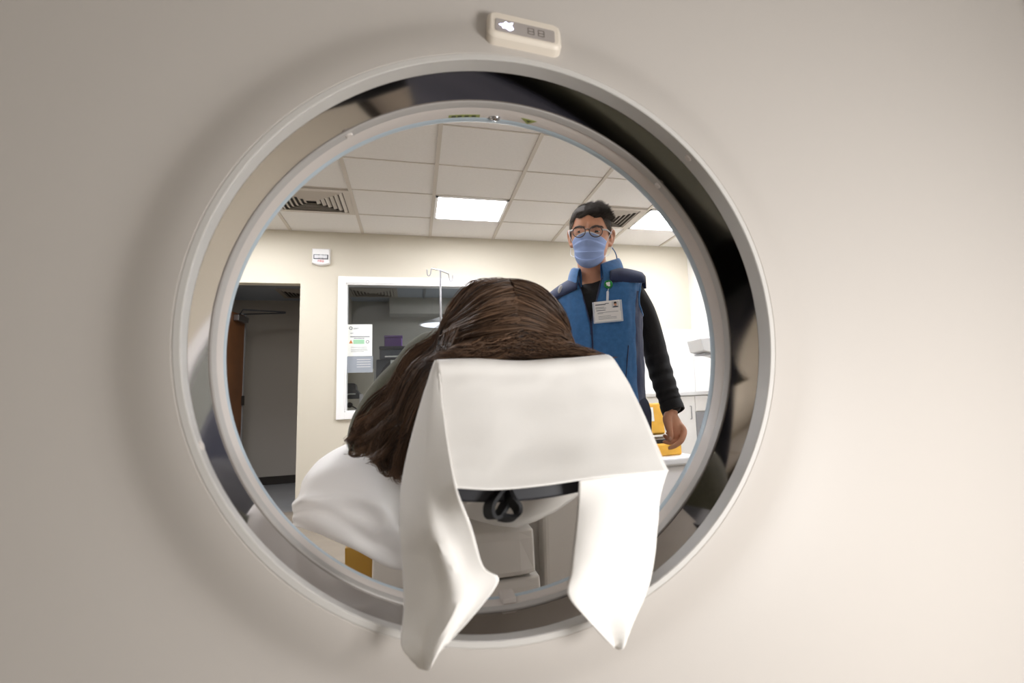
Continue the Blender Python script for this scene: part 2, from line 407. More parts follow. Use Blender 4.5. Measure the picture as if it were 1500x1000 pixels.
for px, py, y, r in ((1008, 231, .80, .3915), (965, 270, .93, .3955), (487, 166, .93, .3955), (330, 640, .80, .3915)):
    a = bore_angle(px, py, y); p = pol(r, y, a); n = (pol(0, y, a) - p).normalized()
    bm = bmesh.new(); bmesh.ops.create_cone(bm, cap_ends=True, segments=20, radius1=.0065, radius2=.0055, depth=.006, matrix=Matrix.Translation(p) @ n.to_track_quat('Z', 'Y').to_matrix().to_4x4())
    obj('screw_cap', bm, M['liner'], scanner, smooth=False, bevel=.001)
# laser labels and aperture inside the rim
def bore_patch(pts_ay, r, m, name, thick=.0006, par=scanner):
    bm = bmesh.new(); n = 8
    A = [[bm.verts.new(pol(r - t, y, a)) for a, y in pts_ay] for t in (0, thick)]
    bm.faces.new(A[1]); bm.faces.new(A[0][::-1]); k = len(pts_ay)
    for i in range(k): bm.faces.new((A[0][i], A[0][(i + 1) % k], A[1][(i + 1) % k], A[1][i]))
    return obj(name, bm, m, par)
a0 = bore_angle(681, 175, .97)
def arc_rect(a, w, y0, y1): return [(a + w * (1 - i / 4), y0) for i in range(0, 9)] + [(a - w * (1 - i / 4), y1) for i in range(0, 9)]
lb = bore_patch(arc_rect(a0, .066, .966, .975), .3972, M['wlabel'], 'laser_label')
for s in (-.04, -.01, .02, .045): bore_patch(arc_rect(a0 + s, .009, .968, .973), .3966, M['winklab'], 'label_print', par=lb)
a1 = bore_angle(773, 181, .97)
lb = bore_patch([(a1 + .036, .958), (a1 - .036, .958), (a1, .976)], .3972, M['wlabel'], 'warning_label')
bore_patch([(a1 + .011, .962), (a1 - .011, .962), (a1, .969)], .3966, M['winklab'], 'label_print', par=lb)
a2 = bore_angle(726, 177, .97); p = pol(.3965, .972, a2)
bm = bmesh.new(); ball(bm, p, (.010, .008, .005)); obj('laser_aperture', bm, M['chrome'], scanner, smooth=True)
a3 = bore_angle(745, 878, .955); p = pol(.394, .955, a3)
bm = bmesh.new(); box(bm, p.x - .011, p.x + .011, .945, .99, p.z - .004, p.z + .006); obj('rim_clip', bm, M['liner'], scanner, bevel=.003)
# breathing indicator on the flare at the top
pc = at(768, 50, .788)
n = V((0, -.93, .36)).normalized(); xa = V((1, 0, -.075)).normalized(); ya = n.cross(xa).normalized()
mi4 = Matrix.Translation(pc) @ Matrix((xa, ya, n)).transposed().to_4x4()
def rr(w, h, r, z, n_=6):
    o = []
    for cx_, cy_, a_ in ((w - r, h - r, 0), (-w + r, h - r, pi / 2), (-w + r, -h + r, pi), (w - r, -h + r, 1.5 * pi)):
        for k in range(n_ + 1): o.append(mi4 @ V((cx_ + r * cos(a_ + pi / 2 * k / n_), cy_ + r * sin(a_ + pi / 2 * k / n_), z)))
    return o
bm = bmesh.new(); rings(bm, [rr(.054, .027, .012, -.014), rr(.054, .027, .012, .004), rr(.052, .025, .011, .008), rr(.049, .022, .009, .0095)])
ind = obj('breath_indicator', bm, M['housing'], scanner, smooth=False, bevel=.002)
bm = bmesh.new()
rings(bm, [[q - mi4.to_3x3() @ V((0, .006, 0)) for q in rr(.043, .0135, .003, z)] for z in (.009, .0105)])
dsp = obj('display', bm, M['display'], ind)
bm = bmesh.new()          # glowing breathing-person symbol
def flat_poly(bm, pts, z0, z1):
    a = [bm.verts.new(mi4 @ V((x, y, z0))) for x, y in pts]; b = [bm.verts.new(mi4 @ V((x, y, z1))) for x, y in pts]
    bm.faces.new(b); bm.faces.new(a[::-1])
    for i in range(len(pts)): bm.faces.new((a[i], a[(i + 1) % len(pts)], b[(i + 1) % len(pts)], b[i]))
SX, SY = -.027, -.0055
for pts in ([(SX + x, SY + y) for x, y in ((-.0105, 0), (-.005, .002), (-.0015, .0075), (.002, .0042), (.0085, .0085), (.0062, .001), (.0095, -.0045), (.004, -.0095), (-.001, -.005), (-.0055, -.0062), (-.006, -.002))],):
    flat_poly(bm, pts, .0104, .0112)
obj('glowing_symbol', bm, M['glow'], dsp)
def seven(cx_, cy_, w, h):
    bm = bmesh.new(); tt = .0007
    for x0, x1, y0, y1 in ((-w, w, h - tt, h + tt), (-w, w, -tt, tt), (-w, w, -h - tt, -h + tt), (-w - tt, -w + tt, 0, h), (w - tt, w + tt, 0, h), (-w - tt, -w + tt, -h, 0), (w - tt, w + tt, -h, 0)):
        box(bm, cx_ + x0, cx_ + x1, cy_ + y0, cy_ + y1, .0104, .0108, mtx=mi4)
    return bm
for s in (.008, .023): obj('digit', seven(s, -.006, .0042, .0065), M['digit'], dsp)

# ------------------------------------------------------------------ PATIENT TABLE
TX = .168
table = thing('patient_table', (TX, 2.2, 0), 'beige scanner couch running through the bore under the patient', 'scanner table')
bm = bmesh.new(); rs = []
for y, zb, hw in ((.90, .715, .11), (.95, .68, .15), (1.05, .645, .185), (1.3, .63, .21), (2.2, .63, .215), (3.2, .64, .215), (3.28, .68, .20)):
    r = []
    for k in range(17):
        a = pi + pi * k / 16; r.append(V((TX + hw * cos(a), y, .80 + (.80 - zb) * sin(a) * (1 - .15 * abs(cos(a))))))
    for k in range(9):
        u = 1 - 2 * k / 8; r.append(V((TX + hw * .93 * u, y, .805 - .02 * (1 - u * u))))
    rs.append(r)
rings(bm, rs); obj('cradle', bm, M['tablep'], table, smooth=True)
bm = bmesh.new(); rs = []
for y, z in ((1.08, .81), (1.12, .83), (3.1, .83), (3.15, .81)):
    rs.append([V((TX + u * .195, y, z - .03 * (1 - u * u))) for u in [-1 + k / 6 for k in range(13)]] + [V((TX - u * .195, y, .795 - .02 * (1 - u * u))) for u in [-1 + k / 6 for k in range(13)]])
rings(bm, rs); obj('mattress', bm, M['black'], table, smooth=True)
obj('pedestal', bx(TX - .22, TX + .295, 1.8, 2.9, .045, .62), M['tablep'], table, bevel=.02)
obj('front_cover', bx(TX + .18, TX + .40, 1.70, 1.79, .045, .60), M['tablep'], table, bevel=.015)
obj('base_plate', bx(TX - .30, TX + .30, 1.7, 3.1, 0, .04), M['tablep'], table, bevel=.01)
def lip(x0, x1, y, zt, zb, out):
    bm = bmesh.new(); rs = []
    for x in [x0 + (x1 - x0) * k / 10 for k in range(11)]:
        e = 1 if x < x1 - .02 else .55
        rs.append([V((x, y + .36, zt + .01)), V((x, y, zt)), V((x, y - out * .4 * e, zt - .02)), V((x, y - out * e, zb + .012)), V((x, y - out * e + .004, zb)), V((x, y + .02, zb + .004)), V((x, y + .36, zb))])
    rings(bm, rs); return bm
obj('telescopic_cover', lip(-.09, .285, 1.52, .545, .442, .03), M['tablep'], table, smooth=False, bevel=.006)
obj('telescopic_cover', lip(-.11, .295, 1.50, .436, .30, .02), M['tablep'], table, smooth=False, bevel=.006)
obj('telescopic_cover', lip(-.13, .305, 1.48, .295, .12, .02), M['tablep'], table, smooth=False, bevel=.006)
obj('arm_board', bx(-.10, -.03, 1.32, 1.75, .62, .645), M['tablep'], table, bevel=.008)
# head rest
rest = thing('head_rest', (TX, .95, .75), 'head rest under the white towel with a black padded rim below its edge', 'head rest')
def arc_slab(x0, x1, y0, y1, zmid, sag, th, tilt=0.0, top=None):
    bm = bmesh.new(); rs = []
    for y in (y0, y1):
        lo = []; hi = []
        for k in range(21):
            u = -1 + k / 10; x = (x0 + x1) / 2 + (x1 - x0) / 2 * u
            z = zmid - sag * (1 - u * u) + tilt * (x - x0)
            lo.append(V((x, y, z))); hi.append(V((x, y, (top if top else z + th))))
        rs.append(lo + hi[::-1])
    rings(bm, rs); return bm
obj('pad_rim', arc_slab(.035, .30, .775, 1.1, .742, .016, .026, .05), M['black'], rest, bevel=.003)
bm = bmesh.new()
prof = [(.755, .762), (.880, .906), (.905, .912), (1.10, .900), (1.10, .775), (.80, .775)]
rings(bm, [[V((x, y, z)) for y, z in prof] for x in (.036, .292)]); obj('cushion', bm, M['black'], rest, bevel=.012)
bm = bmesh.new(); rs = []
for y, dz in ((.80, 0), (.86, -.012), (.95, -.03), (1.12, -.05)):
    r = []
    for k in range(17):
        u = -1 + k / 8; r.append(V((TX + .105 * u, y, .742 + .012 * u * u * u + dz * (1 - u * u))))
    r += [V((TX + .105 * (1 - k / 4), y, .77)) for k in range(9)]
    rs.append(r)
rings(bm, rs); obj('shell', bm, M['tablep'], rest, smooth=False, bevel=.003)
# black strap loop under the rim
bm = bmesh.new()
def ribbon(bm, P, wv, th=.0022, n=8):
    Q = catmull(P, n); wv = V(wv)
    rs = []
    for i, p in enumerate(Q):
        t = (Q[min(i + 1, len(Q) - 1)] - Q[max(i - 1, 0)]).normalized(); nn = t.cross(wv).normalized() * th; w = wv * .5
        rs.append([p + w + nn, p - w + nn, p - w - nn, p + w - nn])
    rings(bm, rs)
q = lambda x, y, d: at(x, y, d)
ribbon(bm, [q(737, 712, .775), q(727, 724, .765), q(717, 740, .763), q(718, 755, .765), q(727, 757, .768), q(738, 742, .772), q(745, 725, .775)], (.008, -.026, .004))
ribbon(bm, [q(742, 716, .775), q(749, 732, .755), q(758, 744, .752), q(757, 756, .757), q(746, 759, .764), q(733, 757, .768)], (.004, -.024, .010))
obj('strap_loop', bm, M['strap'], rest, smooth=True)

# ------------------------------------------------------------------ TOWEL over the head rest
def wr(p, amp=.0016, sc_=26, sd=0.0): return p + V((0, -1, .3)) * (amp * (noise.noise(p * sc_ + V((sd, 0, 0))) + .35 * noise.noise(p * sc_ * 2.7 + V((0, sd, 5)))))
bm = bmesh.new()
A3 = lambda rows: [[at(*c) for c in r] for r in rows]
back = [[V((.034, 1.02, .918)), V((.10, 1.02, .914)), V((.16, 1.02, .912)), V((.23, 1.02, .914)), V((.292, 1.02, .918))], [V((.033, .93, .924)), V((.10, .93, .922)), V((.16, .93, .920)), V((.23, .93, .923)), V((.291, .93, .926))]]
panel = A3([[(640, 529, .868), (700, 527, .868), (770, 530, .868), (840, 526, .868), (893, 521, .868)],
            [(643, 552, .853), (706, 551, .850), (775, 553, .850), (846, 549, .850), (909, 541, .853)],
            [(645, 585, .832), (710, 586, .828), (778, 587, .828), (853, 582, .828), (929, 576, .832)],
            [(651, 640, .79), (716, 642, .785), (785, 642, .785), (866, 634, .785), (953, 630, .79)],
            [(658, 688, .745), (721, 694, .740), (790, 690, .740), (875, 680, .740), (971, 672, .75)],
            [(666, 714, .722), (724, 717, .720), (793, 711, .720), (880, 699, .722), (979, 690, .733)]])
G = grid_surface(bm, back + panel, 8, 6, lambda p, u, v: wr(p, .0022, 20))
grid_surface(bm, A3([[(637, 527, .874), (640, 528, .870), (643, 530, .867)],
    [(622, 572, .868), (633, 574, .846), (647, 576, .835)],
    [(603, 640, .852), (627, 640, .81), (655, 642, .784)],
    [(588, 712, .832), (622, 716, .775), (668, 713, .720)],
    [(586, 775, .80), (628, 772, .742), (690, 770, .714)],
    [(590, 830, .775), (645, 820, .724), (708, 829, .704)],
    [(592, 890, .757), (652, 880, .712), (731, 850, .700)],
    [(588, 942, .742), (625, 945, .716), (690, 905, .700)],
    [(604, 968, .73), (621, 980, .718), (640, 958, .708)]]), 9, 6, lambda p, u, v: wr(p, .004 * min(1, 2 * v), 17, 3.) + V((0, -.012 * exp(-((u - .42 - .25 * v) / .10) ** 2) * min(1, max(0, v - .25) * 3), 0)))
grid_surface(bm, A3([[(848, 704, .742), (915, 694, .742), (978, 689, .742)],
    [(846, 740, .752), (905, 732, .738), (966, 727, .745)],
    [(840, 790, .752), (902, 785, .733), (962, 765, .752)],
    [(834, 835, .745), (895, 835, .728), (956, 815, .752)],
    [(829, 868, .738), (890, 880, .722), (946, 862, .742)],
    [(856, 902, .733), (898, 912, .722), (932, 897, .736)],
    [(897, 945, .725), (905, 952, .722), (912, 942, .725)]]), 9, 6, lambda p, u, v: wr(p, .004 * min(1, 2 * v), 17, 8.) + V((0, -.007 * sin(u * 7 + v * 2) * min(1, v * 2), 0)))
bmesh.ops.remove_doubles(bm, verts=bm.verts, dist=.0015)
tw = obj('towel', bm, M['towel'], None, smooth=True, solid=.0016, off=0)
tag(tw, 'white cotton towel draped over the head rest with two corners hanging down', 'towel')

# white sheet hanging at the left of the table
bm = bmesh.new()
rows = A3([[(640, 655, 1.30), (600, 640, 1.35), (550, 640, 1.36), (505, 652, 1.36), (470, 672, 1.36), (450, 694, 1.36)],
    [(640, 690, 1.18), (605, 672, 1.2), (555, 664, 1.2), (500, 672, 1.22), (460, 688, 1.28), (441, 710, 1.33)],
    [(640, 735, 1.13), (605, 725, 1.15), (560, 712, 1.12), (500, 705, 1.16), (455, 715, 1.22), (434, 736, 1.30)],
    [(640, 780, 1.12), (605, 775, 1.14), (560, 745, 1.105), (505, 742, 1.165), (455, 742, 1.225), (430, 750, 1.28)],
    [(640, 815, 1.14), (605, 812, 1.14), (562, 795, 1.15), (510, 780, 1.16), (460, 766, 1.23), (429, 762, 1.28)],
    [(640, 830, 1.18), (605, 834, 1.17), (570, 830, 1.17), (520, 804, 1.19), (470, 783, 1.25), (430, 768, 1.29)],
    [(640, 815, 1.3), (605, 822, 1.3), (570, 818, 1.3), (520, 792, 1.3), (470, 774, 1.33), (433, 764, 1.34)]])
def sw(p, u, v):
    f = sin(9 * u + 11 * v + 2.5 * noise.noise(p * 9)) * .006 + .010 * noise.noise(p * 11)
    f += .016 * exp(-((v - .40 - .16 * (1 - u)) / .06) ** 2) * (1 if u < .55 else max(0, (.95 - u) / .4)) + .012 * exp(-((v - .62 + .5 * abs(u - .45)) / .05) ** 2) - .010 * exp(-((v - .52) / .06) ** 2)
    return p + V((-.2, -1, .2)) * (f * min(1, 4 * v) * (1 if v < .9 else .3))
grid_surface(bm, rows, 9, 9, sw)
sh = obj('bed_sheet', bm, M['sheet'], None, smooth=True, solid=.002, off=0)
tag(sh, 'rumpled white sheet bulging over the left table edge under the long brown hair', 'sheet')

# ------------------------------------------------------------------ PATIENT (lying on the couch, crown towards us)
HCx = V((.160, 1.065, .968)); ha, hb, hcz = .102, .125, .102
pat = thing('person', (TX, 1.9, .84), 'person lying on the couch, back of head with long brown hair towards us, olive sweater', 'person')
bm = bmesh.new()
ball(bm, HCx, (.084, .112, .094), 28, 18)
ball(bm, HCx + V((0, .04, .055)), (.06, .07, .055), 20, 12)
tube(bm, [HCx + V((0, .095, .088)), HCx + V((0, .075, .100)), HCx + V((0, .058, .092))], [.012, .012, .009], 10)
tube(bm, [HCx + V((0, .06, -.02)), V((.165, 1.28, .92))], [.055, .06], 16)
loft = [(1.24, .155, .905, .09, .055), (1.30, .15, .895, .17, .07), (1.45, .165, .895, .165, .075), (1.65, .168, .892, .145, .07), (1.85, .168, .892, .17, .075), (1.95, .168, .892, .17, .075)]
rs = []
for y, cx_, cz_, rx, rz in loft: rs.append([V((cx_ + rx * cos(2 * pi * k / 24), y, cz_ + rz * sin(2 * pi * k / 24))) for k in range(24)])
rings(bm, rs)
legs = []
for s in (-1, 1):
    P = [(TX + s * .085, 1.92, .89), (TX + s * .09, 2.3, .89), (TX + s * .085, 2.62, .885), (TX + s * .09, 2.98, .88)]
    legs.append(P); tube(bm, P, [.075, .062, .052, .038], 16, 3)
    tube(bm, [(TX + s * .09, 3.0, .875), (TX + s * .11, 3.03, .96), (TX + s * .115, 3.04, 1.02)], [.036, .034, .024], 12)
armL = [V((.05, 1.26, .925)), V((.0, 1.28, .885)), V((-.055, 1.30, .815)), V((-.045, 1.46, .80)), V((.01, 1.60, .845))]
armR = [V((.27, 1.30, .885)), V((.315, 1.34, .865)), V((.35, 1.45, .85)), V((.33, 1.57, .855)), V((.27, 1.65, .885))]
for P in (armL, armR): tube(bm, P, [.062, .056, .046, .038, .028], 14, 3)
for P, sx in ((armL, 1), (armR, -1)):
    w = P[-1]; dd = (P[-1] - P[-2]).normalized()
    tube(bm, [w, w + dd * .05, w + dd * .09], [.028, .036, .034], 12, flat=((0, 0, 1), .55))
    for k in range(4):
        o = V((sx * (.012), 0, 0)) * (k - 1.5) * 1.4; b = w + dd * .10 + o * 1.2
        tube(bm, [b, b + dd * .035 + V((0, 0, -.003)), b + dd * (.06 + .006 * (k in (1, 2))) + V((0, 0, -.016))], [.0088, .0082, .0065], 8)
    b = w + dd * .035 + V((sx * .03, 0, 0)); tube(bm, [b, b + dd * .03 + V((sx * .02, 0, 0)), b + dd * .055 + V((sx * .022, 0, -.008))], [.011, .010, .008], 8)
# bring the head up onto its cushion; ears
for s in (-1, 1): ball(bm, HCx + V((s * .085, .02, .0)), (.012, .018, .03), 12, 8)
obj('body', bm, M['skinp'], pat, smooth=True, remesh=.005)
bm = bmesh.new()
rs = []
for y, cx_, cz_, rx, rz in [(1.215, .155, .91, .085, .058), (1.25, .15, .90, .135, .068)] + [(y, a_, b_, c_ + .014, d_ + .010) for y, a_, b_, c_, d_ in loft[1:]]:
    rs.append([V((cx_ + rx * cos(2 * pi * k / 24), y, cz_ + rz * sin(2 * pi * k / 24))) for k in range(24)])
rings(bm, rs)
tube(bm, [V((.085, 1.25, .94)), V((.052, 1.235, .932)), V((.02, 1.245, .905)), V((-.02, 1.255, .86)), V((-.045, 1.27, .80)), V((-.04, 1.40, .79)), V((.0, 1.575, .835))], [.07, .083, .075, .076, .08, .06, .042], 18, 3)
tube(bm, armR[:-1] + [V((.28, 1.635, .88))], [.066, .062, .056, .05, .042], 16, 3)
obj('sweater', bm, M['olive'], pat, smooth=True, remesh=.007)
bm = bmesh.new()
rs = []
for y, cx_, cz_, rx, rz in ((1.80, .168, .894, .17, .078), (1.95, .168, .894, .188, .085)): rs.append([V((cx_ + rx * cos(2 * pi * k / 24), y, cz_ + rz * sin(2 * pi * k / 24))) for k in range(24)])
rings(bm, rs)
for P in legs: tube(bm, P[:3] + [(P[3][0], 2.94, P[3][2])], [.088, .074, .064, .05], 16, 3)
obj('trousers', bm, M['trousers'], pat, smooth=True, remesh=.007)
bm = bmesh.new()
for s in (-1, 1): tube(bm, [(TX + s * .09, 2.92, .88), (TX + s * .09, 3.0, .875), (TX + s * .11, 3.035, .96), (TX + s * .115, 3.045, 1.025)], [.046, .044, .041, .03], 14, 2)
obj('socks', bm, M['lgrey'], pat, smooth=True, remesh=.006)

bm = bmesh.new(); R_ = []
for j in range(41):
    y = 1.52 + 1.62 * j / 40; h_ = .222 - .03 * max(0, min(1, (y - 1.9) / .8)); h_ = h_ + .12 * exp(-((y - 3.02) / .12) ** 2)
    row = []
    for k in range(31):
        u = -1 + k / 15; p = V((TX + .27 * u, y, .79 + h_ * (1 - abs(u) ** 3.2) - .06 * max(0, abs(u) - .8) / .2)); row.append(p + V((0, 0, .012 * noise.noise(p * 9))))
    R_.append(row)
rings(bm, R_, wrap=False); bl = obj('blanket', bm, M['blanket'], None, smooth=True, solid=.006, off=1)
tag(bl, 'dark navy blanket over the legs of the person on the couch', 'blanket')
# --- strands
class Strands:
    def __init__(s): s.v = []; s.f = []; s.c = []
    def add(s, P, r0, r1, col, n=3):
        b = len(s.v); up = None
        for i, p in enumerate(P):
            t = (P[min(i + 1, len(P) - 1)] - P[max(i - 1, 0)]); t = t.normalized() if t.length > 1e-9 else V((0, 0, 1))
            if up is None: up = t.orthogonal().normalized()
            up = (up - t * up.dot(t)); up = up.normalized() if up.length > 1e-6 else t.orthogonal().normalized(); sd = t.cross(up)
            r = r0 + (r1 - r0) * i / (len(P) - 1)
            for k in range(n):
                a = 2 * pi * k / n; q = p + (up * cos(a) + sd * sin(a)) * r; s.v.append((q.x, q.y, q.z))
        for i in range(len(P) - 1):
            for k in range(n):
                s.f.append((b + i * n + k, b + i * n + (k + 1) % n, b + (i + 1) * n + (k + 1) % n, b + (i + 1) * n + k))
        s.c += [col] * (len(P) * n)
    def surf(s, G, col):
        b = len(s.v); w = len(G[0])
        for r in G:
            for p in r: s.v.append((p.x, p.y, p.z)); s.c.append(col)
        for i in range(len(G) - 1):
            for j in range(w - 1): s.f.append((b + i * w + j, b + i * w + j + 1, b + (i + 1) * w + j + 1, b + (i + 1) * w + j))
    def build(s, name, m, parent):
        me = bpy.data.meshes.new(name); me.from_pydata(s.v, [], s.f)
        at_ = me.attributes.new('strand', 'FLOAT', 'POINT'); at_.data.foreach_set('value', s.c)
        me.polygons.foreach_set('use_smooth', [True] * len(me.polygons))
        return link(name, me, m, parent)
def epoint(t, s, k=1.0):
    return HCx + V((ha * k * sin(s), -hb * k * sin(t) * cos(s), hcz * k * cos(t) * cos(s)))
S = Strands()
# dense under-layer over the skull
for ss in (-1, 1):
    S.surf([[epoint(-.5 + 2.9 * i / 22, ss * (1.52 * j / 16), .95) for j in range(17)] for i in range(23)], .08)
OUT = [(648, 486, 1.12), (607, 514, 1.112), (571, 563, 1.105), (538, 612, 1.085), (518, 650, 1.075)]
INN = [(655, 560, .935), (640, 585, .95), (615, 632, .985), (600, 668, 1.01), (588, 694, 1.03)]
def flow(w, k):
    a, b = OUT[k], INN[k]
    return at(a[0] + (b[0] - a[0]) * w, a[1] + (b[1] - a[1]) * w - 8 * sin(pi * w), a[2] + (b[2] - a[2]) * w)
S.surf([[flow(w / 10, k) + V((.012, .03, -.012)) for w in range(11)] for k in range(5)], .05)
rnd = random.random; gau = random.gauss
clumps = [(rnd(), rnd() * 6.28, gau(0, 1), rnd()) for _ in range(90)]
def nz(p, sc_, amp): return noise.noise_vector(p * sc_) * amp
for c_i in range(120):                        # left side: locks over the skull, past the shoulder, curling at the ends
    t0 = -.45 + 1.95 * (c_i + rnd()) / 120
    w0 = .70 * (t0 + .45) / 1.95 + .15 + gau(0, .12); w0 = min(1.0, max(-.02, w0))
    ph = rnd() * 6.28; tone = .40 + gau(0, .17); amp = .004 + .007 * rnd(); fr = 1.1 + .9 * rnd(); cut = min(4.0, 3.55 + .6 * rnd()); crl = .006 + .007 * rnd(); turns = (3.2 + 3.4 * rnd()) * (1 if rnd() < .5 else -1)
    lift = 1.0 + abs(gau(.025, .03)); s_end = .95 + .35 * rnd()
    base = [epoint(t0 + .75 * s_ * (1 - t0 / 1.6), (-.018 if t0 < .8 else .05 * sin(t0 * 9) + .03) - s_, lift + .03 * sin(3 * s_ + ph)) for s_ in [s_end * k / 6 for k in range(7)]]
    pts = []
    for k in range(5):
        if k > cut: f_ = cut - (k - 1); pts.append(flow(w0, k - 1).lerp(flow(w0, k), f_)); break
        pts.append(flow(w0, k) + V((gau(0, .003), gau(0, .004), gau(0, .003))))
    path = catmull([(p.x, p.y, p.z) for p in base + pts], 5); n_ = len(path)
    for q_i in range(46):
        off = V((gau(0, .0042), gau(0, .005), gau(0, .0042))); t1 = gau(0, .012); R_ = []
        nk = n_ - int(abs(gau(0, 2.2)))
        for k in range(nk):
            p = path[k]; u = k / n_; g_ = max(0, (u - .30) / .70); e_ = max(0, (u - .82) / .18)
            a = ph + fr * 6.28 * g_
            spread = 1.3 - .55 * g_ + .9 * e_ * 0
            p = p + off * spread * min(1, .25 + 3 * u) + V((cos(a), .5 * sin(a), .7 * sin(a + .8))) * amp * min(1, 2 * g_)
            if e_ > 0:
                b_ = turns * e_ + ph; p = p + (V((cos(b_) - cos(ph), .35 * (sin(b_) - sin(ph)), sin(b_) - sin(ph)))) * crl
            R_.append(p + nz(p, 16, .005 * min(1, 3 * u)))
        S.add(R_, .00072, .00036, min(1, max(0, tone + gau(0, .12))))
for i in range(2600):                         # right side: over the skull and down behind the towel
    cw, ph, cz_, cc = clumps[int(rnd() * 90)]
    t0 = -.5 + 2.0 * rnd() ** .9
    lift = 1.0 + abs(gau(.035, .028)); P = []
    s_end = 1.25 + .3 * rnd()
    for k in range(9):
        s_ = s_end * k / 8; P.append(epoint(t0 + .78 * s_ * (1 - t0 / 1.7), (.018 if t0 < .8 else .05 * sin(t0 * 9) - .04) + s_, lift + .05 * (s_ / 1.5) * cw + .02 * sin(4 * s_ + ph)))
    e_ = P[-1]; P += [e_ + V((.006 * cw, -.01, -.03)), e_ + V((.0, -.02 * cw, -.055))]
    for k, p in enumerate(P):
        if p.z < .925 and p.y < 1.1: p.z = .925 + .3 * (p.z - .925) * 0.02
    P = [p + nz(p, 15, .006 * min(1, k / 3)) for k, p in enumerate(P)]
    S.add(catmull([(p.x, p.y, p.z) for p in P], 2), .00065, .0004, min(1, max(0, .38 + .26 * cz_ * .7 + gau(0, .16))))
for i in range(900):                          # hair bunched on the towel in front of the crown
    cw, ph, cz_, cc = clumps[int(rnd() * 90)]
    x = .075 + .195 * rnd(); dirn = 1 if rnd() < .2 + .6 * (x - .075) / .195 else -1
    P = []; y0 = .93 + .02 * rnd(); z0 = .935 + .045 * rnd() * (1 - abs(x - .16) / .16)
    for k in range(7): P.append(V((x + dirn * .018 * k * .6, y0 + .006 * sin(k + ph) + abs(x - .16) * .25, max(.928, z0 - .004 * k + .004 * sin(k * 1.3 + ph)))))
    S.add(catmull([(p.x, p.y, p.z) for p in P], 2), .00065, .0004, min(1, max(0, .4 + .26 * cz_ * .7 + gau(0, .16))))
for i in range(70):                           # flyaways
    t0 = -.3 + 1.5 * rnd(); s0 = -1.2 + 2.6 * rnd(); P = [epoint(t0 + .1 * k * gau(1, .3), s0 + .12 * k * (1 if s0 > 0 else -1), 1.03 + .035 * k) for k in range(4)]
    S.add(catmull([(p.x, p.y, p.z) for p in P], 3), .0003, .0002, .55)
for cx_, cy_, r_, d_ in ((527, 655, 10, 1.09), (548, 660, 9, 1.085), (567, 690, 10, 1.04), (580, 688, 9, 1.04), (517, 662, 8, 1.095)):   # curls at the ends
    for i in range(26):
        j = gau(0, 1.2); P = []
        for k in range(16):
            a = -1.2 + k * .36 + gau(0, .02); rr_ = r_ * (1.15 - k * .03) + j
            P.append(at(cx_ + rr_ * cos(a) + 2, cy_ + rr_ * .8 * sin(a), d_ - .01 + gau(0, .0006)))
        S.add(P, .0006, .0003, min(1, max(0, gau(.2, .1))))
S.build('hair', M['hairb'], pat)
bm = bmesh.new()
rs = []
for k in range(15):
    t_ = -.35 + 1.15 * k / 14; w_ = (.0026 + .0012 * sin(k * 1.7)); x_ = .003 * sin(k * .9)
    rs.append([epoint(t_, (x_ + w_) / ha, 1.02), epoint(t_, x_ / ha, 1.036), epoint(t_, (x_ - w_) / ha, 1.02), epoint(t_, x_ / ha, 1.0)])
rings(bm, rs); obj('hair_parting', bm, M['scalp'], pat, smooth=True)

# ------------------------------------------------------------------ STANDING MAN
MX, MY = .672, 2.13
man = thing('person', (MX, MY, 0), 'man standing in glasses, blue face mask and blue fleece vest over black sleeves', 'person')
phi = radians(-24); RB = Matrix.Rotation(phi, 3, 'Z')
def ml(x, y, z):                       # local: x to the viewer's right, y away, z up -> world; shoulders tilt
    p = RB @ V((x, y, 0)); return V((MX + p.x, MY + p.y, z + .15 * x * max(0, min(1, (z - .9) / .35))))
tfm = lambda p: ml(p.x, p.y, p.z)
# head frame
RH = Matrix.Rotation(radians(-22), 3, 'Z') @ Matrix.Rotation(radians(2), 3, 'Y') @ Matrix.Rotation(radians(6), 3, 'X')
HO = V((.648, 2.105, 1.482))
def hl(x, y, z): return HO + RH @ V((x, y, z))      # y negative = forward
HS = [(-.120, .018, .018, .064), (-.112, .034, .036, .052), (-.098, .047, .056, .036), (-.08, .056, .068, .024), (-.055, .064, .081, .011), (-.03, .069, .088, .004), (0, .073, .092, 0),
      (.03, .0755, .095, -.003), (.06, .0745, .0945, -.006), (.085, .067, .085, -.009), (.105, .053, .067, -.012), (.118, .034, .043, -.014), (.124, .014, .018, -.015)]
def hsec(z):
    if z <= HS[0][0]: return HS[0][1:]
    for a, b in zip(HS, HS[1:]):
        if z <= b[0]:
            t_ = (z - a[0]) / (b[0] - a[0]); return tuple(a[i] + (b[i] - a[i]) * t_ for i in (1, 2, 3))
    return HS[-1][1:]
